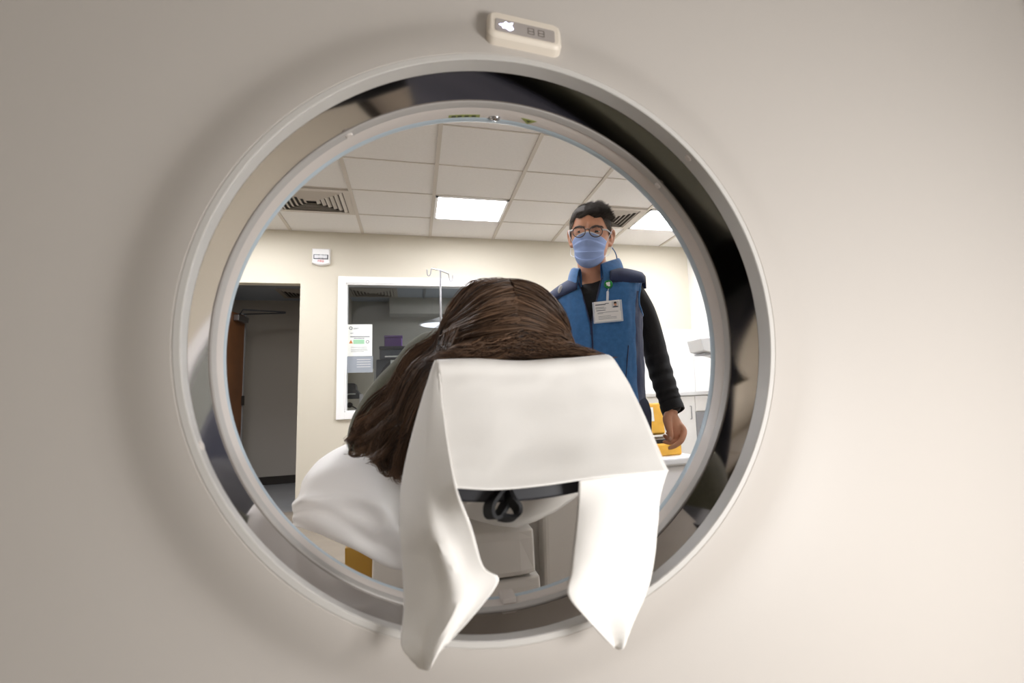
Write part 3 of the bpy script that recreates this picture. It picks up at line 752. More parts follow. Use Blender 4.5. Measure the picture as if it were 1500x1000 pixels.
def hpt(a, z, off=0.0):
    """point on the head at angle a from the face centre (positive = viewer's right), height z"""
    rx, ry_, c_ = hsec(z)
    x = (rx + off) * sin(a); y = -(c_ + (ry_ + off) * cos(a))
    if cos(a) > 0 and abs(a) < 1.2:
        fx = rx * sin(a)
        d_ = .007 * exp(-((z - .026) / .010) ** 2) * exp(-(fx / .045) ** 4)                      # brow
        for s in (-1, 1): d_ -= .009 * exp(-((z + .0) / .014) ** 2) * exp(-((fx - s * .031) / .016) ** 2)
        d_ += .024 * exp(-((z + .032) / .016) ** 2) * exp(-(fx / .011) ** 2) + .012 * exp(-((z + .008) / .018) ** 2) * exp(-(fx / .009) ** 2)
        d_ += .005 * exp(-((z + .072) / .008) ** 2) * exp(-(fx / .022) ** 2) + .006 * exp(-((z + .10) / .014) ** 2) * exp(-(fx / .02) ** 2)
        d_ += .004 * exp(-((z + .03) / .018) ** 2) * exp(-((abs(fx) - .043) / .014) ** 2)
        y -= d_
    return hl(x, y, z)
bm = bmesh.new()
zs = [-.120, -.112] + [-.104 + .006 * k for k in range(36)] + [.118, .124]
rings(bm, [[hpt(2 * pi * k / 72, z) for k in range(72)] for z in zs])
for s in (-1, 1):                       # ears
    c_ = (s * .078, .012, -.008)
    tube(bm, [hl(s * .070, .004, .018), hl(s * .083, .012, .024), hl(s * .088, .024, .016), hl(s * .087, .026, 0), hl(s * .082, .020, -.018), hl(s * .074, .008, -.034), hl(s * .070, .002, -.03)], [.006, .007, .0075, .007, .0075, .009, .007], 10, 3)
    ball(bm, hl(s * .074, .014, -.004), (.010, .016, .024), 12, 8, RH)
# neck, trunk, limbs
tube(bm, [hl(0, .015, -.045), hl(0, .020, -.09), ml(-.010, -.002, 1.325), ml(-.002, .004, 1.25)], [.056, .056, .060, .075], 20, 2)
body_sec = [(.80, 0, .0, .15, .105), (.95, 0, 0, .145, .10), (1.08, 0, 0, .148, .102), (1.19, 0, 0, .150, .100), (1.255, 0, 0, .148, .084), (1.295, 0, .005, .122, .066), (1.325, 0, .01, .075, .06)]
loftz(bm, body_sec, 32, 2.2, tfm)
loftz(bm, [(.72, 0, .0, .14, .10), (.80, 0, 0, .155, .11), (.90, 0, 0, .15, .105)], 32, 2.2, tfm)
Hw = at(982, 604, 2.075)                 # wrist of the visible arm
armA = [ml(.125, .01, 1.275), at(927, 428, 2.14), at(941, 453, 2.15), at(952, 487, 2.16), at(964, 532, 2.14), at(976, 572, 2.10), Hw]
tube(bm, armA, [.033, .040, .042, .042, .04, .034, .029], 16, 3)
armB = [ml(-.135, .01, 1.265), ml(-.175, .01, 1.17), ml(-.198, -.01, 1.0), ml(-.192, -.04, .86), ml(-.186, -.065, .785)]
tube(bm, armB, [.034, .042, .042, .036, .029], 16, 3)
legsM = []
for s in (-1, 1):
    P = [ml(s * .082, 0, .80), ml(s * .088, 0, .60), ml(s * .09, -.005, .43), ml(s * .095, .012, .25), ml(s * .097, .015, .07)]
    legsM.append(P); tube(bm, P, [.09, .074, .056, .052, .036], 18, 3)
    tube(bm, [ml(s * .097, .03, .045), ml(s * .10, -.06, .04), ml(s * .102, -.15, .03)], [.034, .036, .026], 14, 2, flat=((0, 0, 1), .8))
# hand of the visible arm (back of the thumb towards us, fingers loosely curled)
h = lambda x, y, d: at(x, y, 2.06 + d)
tube(bm, [Hw, h(984, 612, .0), h(988, 624, -.002), h(990, 634, -.004)], [.028, .031, .037, .033], 16, 3, flat=((.25, -.9, .2), .62))
tube(bm, [h(981, 604, .002), h(977.5, 613, -.014), h(979, 623, -.030), h(981.5, 633, -.038), h(982, 639, -.041), h(981.5, 644.5, -.041)], [.018, .0185, .0150, .0122, .0118, .0095], 12, 3)       # thumb
tube(bm, [h(996, 622, -.010), h(1002, 631, -.026), h(999, 643, -.044), h(995, 648, -.048), h(988, 653, -.048), h(981, 656, -.045)], [.0125, .0125, .0115, .0105, .0095, .0075], 12, 3)      # index
tube(bm, [h(998, 624, .006), h(1000, 634, .002), h(993, 644, -.012), h(983, 648, -.018), h(973, 647, -.018)], [.0115, .0115, .010, .0095, .0072], 12, 3)         # middle
tube(bm, [h(996, 626, .020), h(996, 635, .020), h(988, 642, .010), h(979, 642, .004), h(973, 638, .002)], [.011, .0105, .0095, .009, .007], 12, 3)            # ring
tube(bm, [h(992, 626, .032), h(990, 634, .034), h(983, 637, .026), h(977, 634, .02)], [.0095, .009, .008, .006], 12, 3)                                    # little
# hand of the hidden arm, resting
w = armB[-1]; dd = (armB[-1] - armB[-2]).normalized()
tube(bm, [w, w + dd * .05, w + dd * .085], [.028, .036, .034], 12, flat=((0, 0, 1), .55))
sdv = RB @ V((1, 0, 0))
for k in range(4):
    b = w + dd * .09 + sdv * .019 * (k - 1.5); l_ = (.055, .07, .066, .052)[k]
    tube(bm, [b, b + dd * l_ * .5 + V((0, 0, -.004)), b + dd * l_ * .95 + V((0, 0, -.022))], [.0092, .0085, .007], 8)
b = w + dd * .03 + sdv * .03; tube(bm, [b, b + dd * .03 + sdv * .022, b + dd * .06 + sdv * .026], [.012, .0105, .008], 8)
obj('body', bm, M['skin'], man, smooth=True, remesh=.0034)
# thumbnail
bm = bmesh.new(); ball(bm, h(981.8, 642, -.0515), (.0062, .002, .0075), 10, 8); obj('thumbnail', bm, M['skinp'], man, smooth=True)
# eyes, brows
for s in (-1, 1):
    bm = bmesh.new(); ball(bm, hl(s * .031, -.0700, .002), .0122, 16, 12)
    e_ = obj('eye', bm, M['sclera'], man, smooth=True)
    bm = bmesh.new(); ball(bm, hl(s * .031 - .0015, -.0800, .002), (.0078, .003, .0078), 14, 8, RH); obj('iris', bm, M['iris'], e_, smooth=True)
    for sg in (1, -1):
        bm = bmesh.new(); P = []
        for k in range(9):
            u = -1 + k / 4; P.append(hl(s * .031 + u * .0150, -.0815 + .0095 * u * u, (sg * (.0074 if sg > 0 else .0056)) * (1 - u * u) ** .8 + .003))
        tube(bm, P, [.0014 + .0019 * (1 - abs(-1 + k / 4)) for k in range(9)], 8)
        obj('eyelid', bm, M['skin'], man, smooth=True)
for s in (-1, 1):
    SB = Strands()
    for i in range(160):
        u = rnd(); x = s * (.012 + .038 * u); z = .0165 + .006 * sin(u * 2.2) + gau(0, .0018); a = math.asin(max(-1, min(1, x / .075)))
        p = hpt(a, z, .0005); q_ = hpt(a + s * .09, z + .003 - .004 * u, .002); SB.add([p, (p + q_) / 2 + (p - HO).normalized() * .001, q_], .0006, .0003, .05 + .2 * rnd())
    SB.build('eyebrow', M['hairmix'], man)
# hair
def hairline(a):
    a = abs((a + pi) % (2 * pi) - pi)
    if a < .75: return .062 - .010 * a + .004 * cos(a * 9)
    if a < 1.15: return .054 - .085 * (a - .75)
    if a < 1.7: return .020 - .05 * (a - 1.15) / .55 * (1 if a < 1.5 else 0) + (.02 if a > 1.5 else 0)
    return .01 - .065 * min(1, (a - 1.7) / .6)
SH = Strands()
NAH = 64
for j in range(14):
    pass
rows_ = []
for j in range(15):
    u = j / 14
    rows_.append([hpt(2 * pi * k / NAH, hairline(2 * pi * k / NAH) * (1 - u) + .1235 * u, .0012 + .004 * min(1, 3 * u)) for k in range(NAH + 1)])
SH.surf(rows_, .05)
for i in range(8500):
    a = rnd() * 2 * pi; hlz = hairline(a); u = rnd() ** 1.2
    hlz += gau(0, .0025); z = hlz + (.122 - hlz) * u; af = abs((a + pi) % (2 * pi) - pi)
    p = hpt(a, z, .001); nrm = (p - hl(0, 0, .01)).normalized()
    side = RH @ V((1, 0, 0)); upv = RH @ V((0, 0, 1)); fwd = RH @ V((0, -1, 0))
    if z > .072: dirv = side * (.9 + .4 * sin(a * 7)) + fwd * (.1 + .4 * sin(a * 5 + 1)) + nrm * .05; ln = .016 + .014 * rnd()
    elif af < .8: dirv = upv * .6 + side * .8 + nrm * .10; ln = .014 + .006 * rnd()
    else: dirv = -upv * .8 + nrm * .08 - fwd * .5; ln = .010
    if z > .05 and .6 < (a if a < pi else a - 2 * pi) < 1.6: dirv = side * .7 + upv * .5 + nrm * .2; ln = .014 + .016 * rnd()
    dirv = (dirv + V((gau(0, .18), gau(0, .18), gau(0, .18)))).normalized()
    q_ = p + dirv * ln * .5 + nrm * .004; r_ = p + dirv * ln + nrm * .001 - upv * .002
    grey = .04 + .16 * rnd() ** 2 + (.35 + .55 * rnd() if (af > .75 and z < .05) else 0) + (.25 * rnd() if z < .062 else 0)
    SH.add([p, q_, r_], .00048, .0002, min(1, grey))
SH.build('hair', M['hairmix'], man)
# glasses
gl = bpy.data.objects.new('glasses', None)
bm = bmesh.new(); GY = -.124
def rim(cx_):
    return [hl(cx_ + .0235 * cos(2 * pi * k / 28), GY + .25 * abs(cx_ + .0235 * cos(2 * pi * k / 28)) ** 1.6 * 3.2 - .002, -.003 + .0205 * sin(2 * pi * k / 28)) for k in range(28)]
for s in (-1, 1):
    P = rim(s * .031); rs = []
    for i, p in enumerate(P):
        t_ = (P[(i + 1) % 28] - P[i - 1]).normalized(); c_ = sum(P, V()) / 28; o_ = (p - c_).normalized(); n_ = t_.cross(o_)
        rs.append([p + (o_ * cos(q_) + n_ * sin(q_)) * .0019 for q_ in [2 * pi * k / 8 for k in range(8)]])
    rings(bm, rs, closed=True)
tube(bm, [hl(-.0085, GY + .002, .003), hl(0, GY - .002, .006), hl(.0085, GY + .002, .003)], .0022, 8, 3)
gf = obj('glasses', bm, M['frame'], man, smooth=True)
for s in (-1, 1):
    bm = bmesh.new(); P = rim(s * .031); c_ = sum(P, V()) / 28
    cv = bm.verts.new(c_ + (RH @ V((0, -.002, 0)))); vv = [bm.verts.new(c_ + (p - c_) * .96) for p in P]
    for i in range(28): bm.faces.new((cv, vv[i], vv[(i + 1) % 28]))
    obj('spectacle_lens', bm, M['lensg'], gf, smooth=True)
    bm = bmesh.new(); tube(bm, [hl(s * .0535, GY + .021, .006), hl(s * .068, GY + .040, .008), hl(s * .079, -.02, .008), hl(s * .081, .012, .012), hl(s * .078, .03, -.002)], [.0032, .003, .002, .002, .0018], 8, 3)
    obj('temple', bm, M['lgrey'], gf, smooth=True)
# face mask
bm = bmesh.new(); rs = []
NU, NV = 32, 36
for j in range(NV + 1):
    v = j / NV; row = []
    for i in range(NU + 1):
        u = -1 + 2 * i / NU; au = abs(u)
        zt = -.004 - .026 * au ** 1.3; zb = -.134 + .044 * au ** 1.8
        z = zt + (zb - zt) * v
        a = u * (1.10 - .10 * v)
        bulge = .010 + .020 * (1 - au ** 2) * sin(pi * min(1, .20 + v * .62)) ** .8 + .006 * (1 - au)
        pl = 0
        for v0 in (.30, .55, .78):
            dv = v - (v0 + .05 * (1 - au * au) * (-1 if v0 < .5 else .7)); pl += .0075 * (1 - .25 * au) * max(0, 1 - (abs(dv) / .03 if dv < 0 else dv / .17))
        rx, ry_, c_ = hsec(max(z, -.075)); rx = max(rx, .061)
        x = (rx + bulge * .35) * sin(a); y = -(c_ + (ry_ + bulge + pl) * cos(a)) - .004
        if v > .86: y += .020 * ((v - .86) / .14) ** 2
        row.append(hl(x, y, z))
    rs.append(row)
rings(bm, rs, wrap=False)
mk = obj('face_mask', bm, M['mask'], man, smooth=True, solid=.0012, off=0)
bm = bmesh.new()
ribbon(bm, [p + (RH @ V((0, -.0014, 0))) for p in rs[0][8:25]], RH @ V((0, 0, .0035)), .0006, 2)
obj('nose_strip', bm, M['maskw'], mk, smooth=True)
for s, i in ((-1, 0), (1, NU)):
    bm = bmesh.new(); tube(bm, [rs[1][i], hl(s * .080, -.030, .006), hl(s * .086, .012, .026), hl(s * .088, .030, .0), hl(s * .080, .012, -.042), hl(s * .074, -.03, -.075), rs[NV - 2][i]], .0012, 6, 3)
    obj('ear_loop', bm, M['maskw'], mk, smooth=True)
bm = bmesh.new()
ribbon(bm, [hl(.079, .02, -.04), hl(.092, .016, -.06), hl(.099, .01, -.083), hl(.097, .006, -.098), hl(.089, .004, -.104)], RH @ V((.003, .004, 0)), .0008, 6)
obj('mask_tie', bm, M['cord'], mk, smooth=True)
# shirt
bm = bmesh.new()
loftz(bm, [(z, cx_, cy_, rx + .008, ry_ + .008) for z, cx_, cy_, rx, ry_ in body_sec[:-2]] + [(1.285, -.001, .006, .135, .078), (1.302, -.002, .012, .088, .070), (1.308, -.004, .014, .070, .062)], 32, 2.2, tfm)
sl = [ml(.11, .01, 1.275), at(924, 428, 2.14), at(941, 456, 2.15), at(953, 489, 2.16), at(964, 532, 2.14), at(975, 568, 2.10), at(982, 588, 2.085), at(985, 601, 2.075)]
Q = catmull([(p.x, p.y, p.z) for p in sl], 7); RRr = [r.x for r in catmull([(r, 0, 0) for r in (.045, .052, .051, .049, .048, .045, .043, .042)], 7)]
for i in range(len(Q)):                     # gathered folds towards the cuff
    u = i / len(Q)
    if .45 < u < .93: RRr[i] *= 1 + .07 * sin(i * 1.9) * min(1, (u - .45) * 5) + .04 * sin(i * 3.1 + 1)
tube(bm, Q[:-6], RRr[:-6], 22)
Qb = [V(p) for p in armB]; tube(bm, [ml(-.11, .01, 1.27)] + Qb, [.045, .05, .053, .05, .046, .042], 18, 3)
obj('shirt', bm, M['shirt'], man, smooth=True, remesh=.005)
bm = bmesh.new()                            # cuff: a short open band
a_, b_ = at(982, 590, 2.085), at(987, 603, 2.07); ax = (b_ - a_).normalized(); u_ = ax.orthogonal().normalized(); v_ = ax.cross(u_)
rings(bm, [[c_ + (u_ * cos(2 * pi * k / 24) + v_ * sin(2 * pi * k / 24)) * r_ for k in range(24)] for c_, r_ in ((a_, .044), ((a_ + b_) / 2, .0455), (b_, .0445), (b_, .040), ((a_ + b_) / 2, .040), (a_, .040))], closed=True)
obj('cuff', bm, M['shirt'], man, smooth=True)
# vest: blue front, navy yoke and side panels
bm = bmesh.new()
VS = [(.80, .166, .125), (.90, .163, .122), (1.0, .162, .121), (1.08, .164, .122), (1.15, .166, .122), (1.20, .168, .119), (1.24, .172, .112), (1.27, .172, .104), (1.295, .158, .092), (1.315, .13, .082), (1.33, .10, .076), (1.342, .084, .073)]
Zs = []
for a, b in zip(VS, VS[1:]):
    for k in range(5): t_ = k / 5; Zs.append(tuple(a[i] + (b[i] - a[i]) * t_ for i in range(3)))
Zs.append(VS[-1]); NR = 168
ZX = -.012                                   # the zip line sits a little off the middle
def vgap(z): return .0015 + max(0, z - 1.13) * .24
def vpt(z, rx, ry_, a, off=0.0):
    s_, c_ = sin(a), cos(a); e = 2.25
    f = .004 * noise.noise(V((a * 2.3, z * 11, 3.7))) + .003 * noise.noise(V((a * 6, z * 25, 1.7)))
    return ml((rx + off + f) * math.copysign(abs(s_) ** (2 / e), s_), .004 - (ry_ + off + f) * math.copysign(abs(c_) ** (2 / e), c_), z)
def vang(x, rx):
    return math.asin(max(-1, min(1, math.copysign(abs(x / rx) ** 1.125, x))))
grid = []; ANG = []
for z, rx, ry_ in Zs:
    aR = vang(ZX + vgap(z), rx); aL = vang(ZX - vgap(z), rx) + 2 * pi
    ang = [aR + (aL - aR) * k / NR for k in range(NR + 1)]; ANG.append(ang)
    grid.append([bm.verts.new(vpt(z, rx, ry_, a)) for a in ang])
for i in range(len(Zs) - 1):
    z = (Zs[i][0] + Zs[i + 1][0]) / 2
    for k in range(NR):
        a = (ANG[i][k] + ANG[i][k + 1]) / 2; a = a - 2 * pi if a > pi else a
        x = Zs[i][1] * sin(a)
        if ((z - 1.215) / .062) ** 2 + ((abs(a) - 1.66) / .44) ** 2 < 1: continue      # arm holes
        f = bm.faces.new((grid[i][k], grid[i][k + 1], grid[i + 1][k + 1], grid[i + 1][k])); f.smooth = True
        yoke = False
        side = .99 < abs((ANG[0][k] + ANG[0][k + 1]) / 2 - (2 * pi if k > NR / 2 else 0)) < 2.25 and z < 1.235
        f.material_index = 1 if (yoke or side or cos(a) < -.2 and z > 1.2) else 0
bmesh.ops.delete(bm, geom=[v for v in bm.verts if not v.link_faces], context='VERTS')
vest = obj('vest', bm, [M['fleece'], M['navy']], man, smooth=True, solid=.006, off=0)
for s in (-1, 1):                             # yoke running out over each shoulder
    bm = bmesh.new(); R_ = []
    for j in range(13):
        u = j / 12; x = s * (.062 + .126 * u); top = 1.346 - .016 * u - .030 * u * u - (.010 if j == 12 else 0); bs = 1.275 - .020 * u; hd = .111 - .052 * u
        R_.append([ml(x, .006 - hd * cos(pi * k / 20), bs + (top - bs) * max(0, sin(pi * k / 20)) ** .95) for k in range(21)])
    rings(bm, R_, wrap=False)
    obj('vest_yoke', bm, M['navy'], vest, smooth=True, solid=.005, off=0)
bm = bmesh.new(); R_ = []                      # collar, folded out, open at the front
for k in range(61):
    a = -2.72 + 5.44 * k / 60; fr = max(0, (abs(a) - 1.5) / 1.22)
    sx, cy_ = sin(a), cos(a); o_ = ZX * fr
    R_.append([ml(o_ + .086 * sx, .010 + .082 * cy_, 1.318 - .045 * fr), ml(o_ + .086 * sx, .012 + .084 * cy_, 1.36 - .03 * fr), ml(o_ + (.083 + .006 * fr) * sx, .014 + (.082 + .010 * fr) * cy_, 1.388 - .030 * fr),
               ml(o_ + (.090 + .010 * fr) * sx, .012 + (.09 + .016 * fr) * cy_, 1.391 - .034 * fr), ml(o_ + (.100 + .016 * fr) * sx, .012 + (.098 + .020 * fr) * cy_, 1.37 - .045 * fr), ml(o_ + (.108 + .022 * fr) * sx, .010 + (.104 + .024 * fr) * cy_, 1.325 - .058 * fr)])
rings(bm, R_, wrap=False); obj('vest_collar', bm, M['fleece'], vest, smooth=True, solid=.004, off=0, sub=1)
bm = bmesh.new()                             # zip tape running along both edges of the opening
def zedge(sg):
    out = []
    for z, rx, ry_ in Zs:
        if z > 1.30: break
        out.append(vpt(z, rx, ry_, vang(ZX + sg * vgap(z), rx), .0035))
    return out
tube(bm, zedge(1)[::-1] + zedge(-1)[1:], .0026, 6)
obj('zip', bm, M['navy'], vest, smooth=True)
for sg in (-1, 1):                            # bound armhole edges
    P = []
    for k in range(49):
        t_ = 2 * pi * k / 48; z = 1.215 + .063 * sin(t_); a_ = sg * (1.66 + .45 * cos(t_))
        q_ = min(Zs, key=lambda r: abs(r[0] - z)); P.append(vpt(z, q_[1], q_[2], a_, .002))
    bm = bmesh.new(); tube(bm, P, .0055, 8, cap=False); obj('armhole_binding', bm, M['fleece'], vest, smooth=True)
for sg in (-1, 1):
    bm = bmesh.new(); tube(bm, [vpt(.93, .163, .122, vang(sg * .100, .163), .003), vpt(1.04, .163, .122, vang(sg * .114, .163), .003)], .0024, 6)
    obj('pocket_zip', bm, M['navy'], vest, smooth=True)
# trousers and shoes
bm = bmesh.new(); loftz(bm, [(.70, 0, 0, .155, .115), (.78, 0, 0, .162, .118), (.90, 0, 0, .152, .11)], 32, 2.3, tfm)
for P in legsM: tube(bm, P[:4] + [P[4] + V((0, 0, .01))], [.105, .088, .072, .066, .06], 18, 3)
obj('trousers', bm, M['trousers'], man, smooth=True, remesh=.008)
for s in (-1, 1):
    bm = bmesh.new(); tube(bm, [ml(s * .097, .05, .04), ml(s * .10, -.05, .045), ml(s * .102, -.17, .034)], [.042, .045, .036], 16, 3, flat=((0, 0, 1), .85))
    obj('shoe', bm, M['shoe'], man, smooth=True)
# badge and reel, small pin on the other collar
bF = RB @ V((0, -1, 0)); bX = RB @ V((1, 0, 0))
bz = at(891, 455, 2.0)
def on_chest(px, py, off):
    """point of the vest front in the given photo direction, lifted by off"""
    o_ = V((0, 0, CAMZ)); d_ = (at(px, py, 2) - o_)
    best = None
    for k in range(400):
        p = o_ + d_ * (.9 + .3 * k / 400); l_ = RB.transposed() @ V((p.x - MX, p.y - MY, 0)); zz = p.z - .15 * l_.x
        rx, ry_ = next(((q_[1], q_[2]) for q_ in Zs if q_[0] >= zz), (.084, .073))
        if abs(l_.x / rx) ** 2.25 + abs((l_.y - .004) / ry_) ** 2.25 < 1: return p + bF * off
    return p
reel = tag(link('badge_reel', bpy.data.meshes.new('badge_reel')), 'x', 'x'); bpy.data.objects.remove(reel)
rc = on_chest(892, 418, .022)
bd = thing('identity_badge', rc, 'white identity badge in clear holder hanging from a green reel on the vest', 'badge')
mb = frame(rc, bX, V((0, 0, 1)))
bm = bmesh.new(); bmesh.ops.create_cone(bm, cap_ends=True, segments=28, radius1=.0165, radius2=.015, depth=.009, matrix=mb)
rl = obj('reel', bm, M['green'], bd, bevel=.0015)
bm = bmesh.new()
for dx, dy, r_ in ((-.004, .003, .0042), (.003, .004, .0045), (.003, -.004, .0045), (-.003, -.002, .0036)): bmesh.ops.create_cone(bm, cap_ends=True, segments=12, radius1=r_, radius2=r_, depth=.0008, matrix=mb @ Matrix.Translation((dx, dy, .0049)))
obj('reel_emblem', bm, M['white'], rl)
bc = on_chest(891, 456, .012); up = V((0, 0, 1)); mc = frame(bc, bX + V((0, 0, .04)), up)
bm = bmesh.new(); tube(bm, [rc - V((0, 0, .015)), rc.lerp(bc + V((0, 0, .05)), .6)], .0015, 6); tube(bm, [rc.lerp(bc + V((0, 0, .05)), .6), bc + V((0, 0, .036))], .005, 8, flat=(tuple(bF), .3)); obj('badge_clip', bm, M['clear'], bd, smooth=True)
def flatbox(x0, x1, y0, y1, z0, z1):
    bm = bmesh.new(); box(bm, x0, x1, y0, y1, z0, z1, mtx=mc); return bm
obj('badge_holder', flatbox(-.055, .053, -.042, .037, -.002, .0012), M['clear'], bd, bevel=.003)
obj('badge_card', flatbox(-.050, .047, -.037, -.004, .0013, .0019), M['card'], bd)
c2 = obj('badge_card', flatbox(-.048, .045, -.012, .037, .002, .0026), M['card'], bd)
bm = bmesh.new()
for x0, x1, y, hh in ((-.044, -.006, .025, .0022), (-.044, -.012, .015, .0008), (-.044, -.005, .011, .0008), (-.042, -.008, .004, .0014), (-.038, .038, -.004, .0007), (-.038, -.018, -.0075, .0007)):
    box(bm, x0, x1, y - hh, y + hh, .0026, .0028, mtx=mc)
box(bm, -.008, .006, .026, .029, .0026, .0028, mtx=mc)
obj('badge_print', bm, M['ink'], c2)
bm = bmesh.new()
box(bm, .016, .042, .010, .033, .0026, .0028, mtx=mc); ph_ = obj('badge_photo', bm, M['lgrey'], c2)
bm = bmesh.new()
fl = lambda pts: [mc @ V((x, y, .0030)) for x, y in pts]
f_ = bm.faces.new([bm.verts.new(p) for p in fl([(.029 + .005 * cos(2 * pi * k / 14), .0225 + .0068 * sin(2 * pi * k / 14)) for k in range(14)])]); f_.material_index = 0
f_ = bm.faces.new([bm.verts.new(p) for p in fl([(.018, .0105), (.040, .0105), (.037, .0145), (.031, .016), (.027, .016), (.021, .0145)])]); f_.material_index = 1
f_ = bm.faces.new([bm.verts.new(p + bF * .0001) for p in fl([(.0238, .024), (.0342, .024), (.0336, .029), (.031, .031), (.027, .031), (.0244, .029)])]); f_.material_index = 2
obj('badge_portrait', bm, [M['skin'], M['inkd'], M['hairm']], ph_, solid=.0002)
bm = bmesh.new()
for y in (-.018, -.023, -.028): box(bm, -.036, .03 - (.02 if y > -.02 else 0), y - .0006, y + .0006, .0019, .0021, mtx=mc)
obj('badge_print', bm, M['ink'], bd)
pc_ = on_chest(822, 425, .02)
bm = bmesh.new(); ball(bm, pc_, (.008, .005, .017), 14, 10, Matrix.Rotation(radians(20), 3, 'Y')); pn = obj('lapel_pin', bm, M['lgrey'], None, smooth=True)
tag(pn, 'small silver oval pin on the man\'s left-side vest collar', 'pin')

# ------------------------------------------------------------------ IV POLE
pt = at(645, 396, 4.9); px_, pz_ = pt.x, pt.z
iv = thing('iv_pole', (px_, 4.9, 0), 'thin steel drip stand with two hooks in front of the window', 'drip stand')
bm = bmesh.new(); tube(bm, [(px_, 4.9, .08), (px_, 4.9, 1.2)], .0125, 12); tube(bm, [(px_, 4.9, 1.2), (px_, 4.9, pz_)], .0085, 12); obj('pole', bm, M['steel'], iv, smooth=True)
l_, r_ = at(632, 393, 4.86), at(657, 401, 4.94)
bm = bmesh.new(); tube(bm, [l_, V((px_, 4.9, pz_)), r_], .0045, 10)
obj('cross_bar', bm, M['steel'], iv, smooth=True)
for p, s in ((l_, -1), (r_, 1)):
    bm = bmesh.new(); tube(bm, [p, p + V((s * .005, 0, -.03)), p + V((s * .008, 0, -.05)), p + V((s * .02, 0, -.062)), p + V((s * .032, 0, -.05)), p + V((s * .034, 0, -.012))], .0042, 8, 3); obj('hook', bm, M['steel'], iv, smooth=True)
for k in range(5):
    a = 2 * pi * k / 5 + .3; bm = bmesh.new(); tube(bm, [(px_, 4.9, .10), (px_ + .12 * cos(a), 4.9 + .12 * sin(a), .085), (px_ + .27 * cos(a), 4.9 + .27 * sin(a), .065)], [.016, .014, .012], 10, 2); lg = obj('leg', bm, M['steel'], iv, smooth=True)
    bm = bmesh.new(); bmesh.ops.create_cone(bm, cap_ends=True, segments=16, radius1=.026, radius2=.026, depth=.02, matrix=Matrix.Translation((px_ + .27 * cos(a), 4.9 + .27 * sin(a), .026)) @ Matrix.Rotation(pi / 2, 4, 'X')); obj('caster', bm, M['dark'], lg)
# round lamp shape added behind the glass to stand for a bright glint
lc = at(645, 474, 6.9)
el = thing('glint_disc', (lc.x, lc.y, 2.316), 'round white disc added for the bright glint in the window glass at the drip stand', 'lamp')
bm = bmesh.new(); rs = []
for r_, z in ((.02, .075), (.06, .06), (.14, .03), (.225, .0), (.235, -.012), (.22, -.014), (.10, .0), (.02, .01)):
    rs.append([V((lc.x + r_ * cos(2 * pi * k / 32), lc.y + r_ * sin(2 * pi * k / 32), lc.z + z)) for k in range(32)])
rings(bm, rs); obj('glint_dish', bm, M['glintw'], el, smooth=True)
bm = bmesh.new(); rings(bm, [[V((lc.x + r_ * cos(2 * pi * k / 32), lc.y + r_ * sin(2 * pi * k / 32), lc.z + z)) for k in range(32)] for r_, z in ((.215, -.0145), (.20, -.022), (.12, -.028))]); obj('glint_lens', bm, M['glintlens'], el, smooth=True)
bm = bmesh.new(); tube(bm, [lc + V((0, 0, .07)), V((lc.x, lc.y, 2.31))], .012, 10); obj('stem', bm, M['lgrey'], el, smooth=True)

# ------------------------------------------------------------------ BEHIND THE WINDOW
def sheet_on_glass(name, x0, y0, x1, y1, m, label, Y=YB + .047):
    a, b = at(x0, y0, Y), at(x1, y1, Y)
    o = obj(name, bx(a.x, b.x, Y, Y + .0012, b.z, a.z), m); return o, a, b, Y
o, a, b, Y = sheet_on_glass('notice', 507, 475, 545, 521, M['paper'], '')
tag(o, 'white paper notice with a green panel taped inside the window at its left edge', 'notice')
w_, hh = b.x - a.x, a.z - b.z
bm = bmesh.new()
for u0, u1, v, t_ in ((.28, .48, .12, .008), (.28, .44, .15, .006), (.16, .28, .28, .008), (.16, .9, .39, .014), (.3, .7, .44, .012), (.2, .8, .78, .006), (.2, .84, .82, .006), (.2, .7, .86, .006), (.2, .8, .72, .006)):
    box(bm, a.x + w_ * u0, a.x + w_ * u1, Y - .001, Y - .0002, a.z - hh * (v + t_), a.z - hh * (v - t_))
obj('notice_print', bm, M['ink'], o)
obj('notice_panel', bx(a.x + w_ * .28, a.x + w_ * .70, Y - .001, Y - .0002, a.z - hh * .62, a.z - hh * .48), M['pgreen'], o)
bm = bmesh.new(); vs = [bm.verts.new((a.x + w_ * u, Y - .0012, a.z - hh * v)) for u, v in ((.12, .6), (.26, .6), (.19, .49))]; bm.faces.new(vs); obj('notice_symbol', bm, M['orange'], o, solid=.0005)
for cu, cvv in ((.82, .555), (.18, .12)):
    bm = bmesh.new(); rs = []
    for r_ in (.010, .015): rs.append([V((a.x + w_ * cu + r_ * cos(2 * pi * k / 20), Y - .001, a.z - hh * cvv + r_ * sin(2 * pi * k / 20))) for k in range(20)])
    rings(bm, rs, False, False); obj('notice_symbol', bm, M['inkd'], o, solid=.0005)
o, a, b, Y = sheet_on_glass('notice', 507, 522, 546, 545, M['paperg'], '')
tag(o, 'grey printed sheet taped inside the window directly below the white notice', 'notice')
w_, hh = b.x - a.x, a.z - b.z; bm = bmesh.new()
for v in (.2, .35, .5, .65): box(bm, a.x + w_ * .4, a.x + w_ * .92, Y - .001, Y - .0002, a.z - hh * (v + .02), a.z - hh * (v - .02))
obj('notice_print', bm, M['lgrey'], o)
a, b = at(495, 541, 6.6), at(547, 600, 6.6)
o = obj('privacy_screen', bx(a.x, b.x, 6.6, 6.62, .821, a.z), M['papercr'])
tag(o, 'cream screen standing on the desk behind the dark device, lower left of window', 'desk screen')
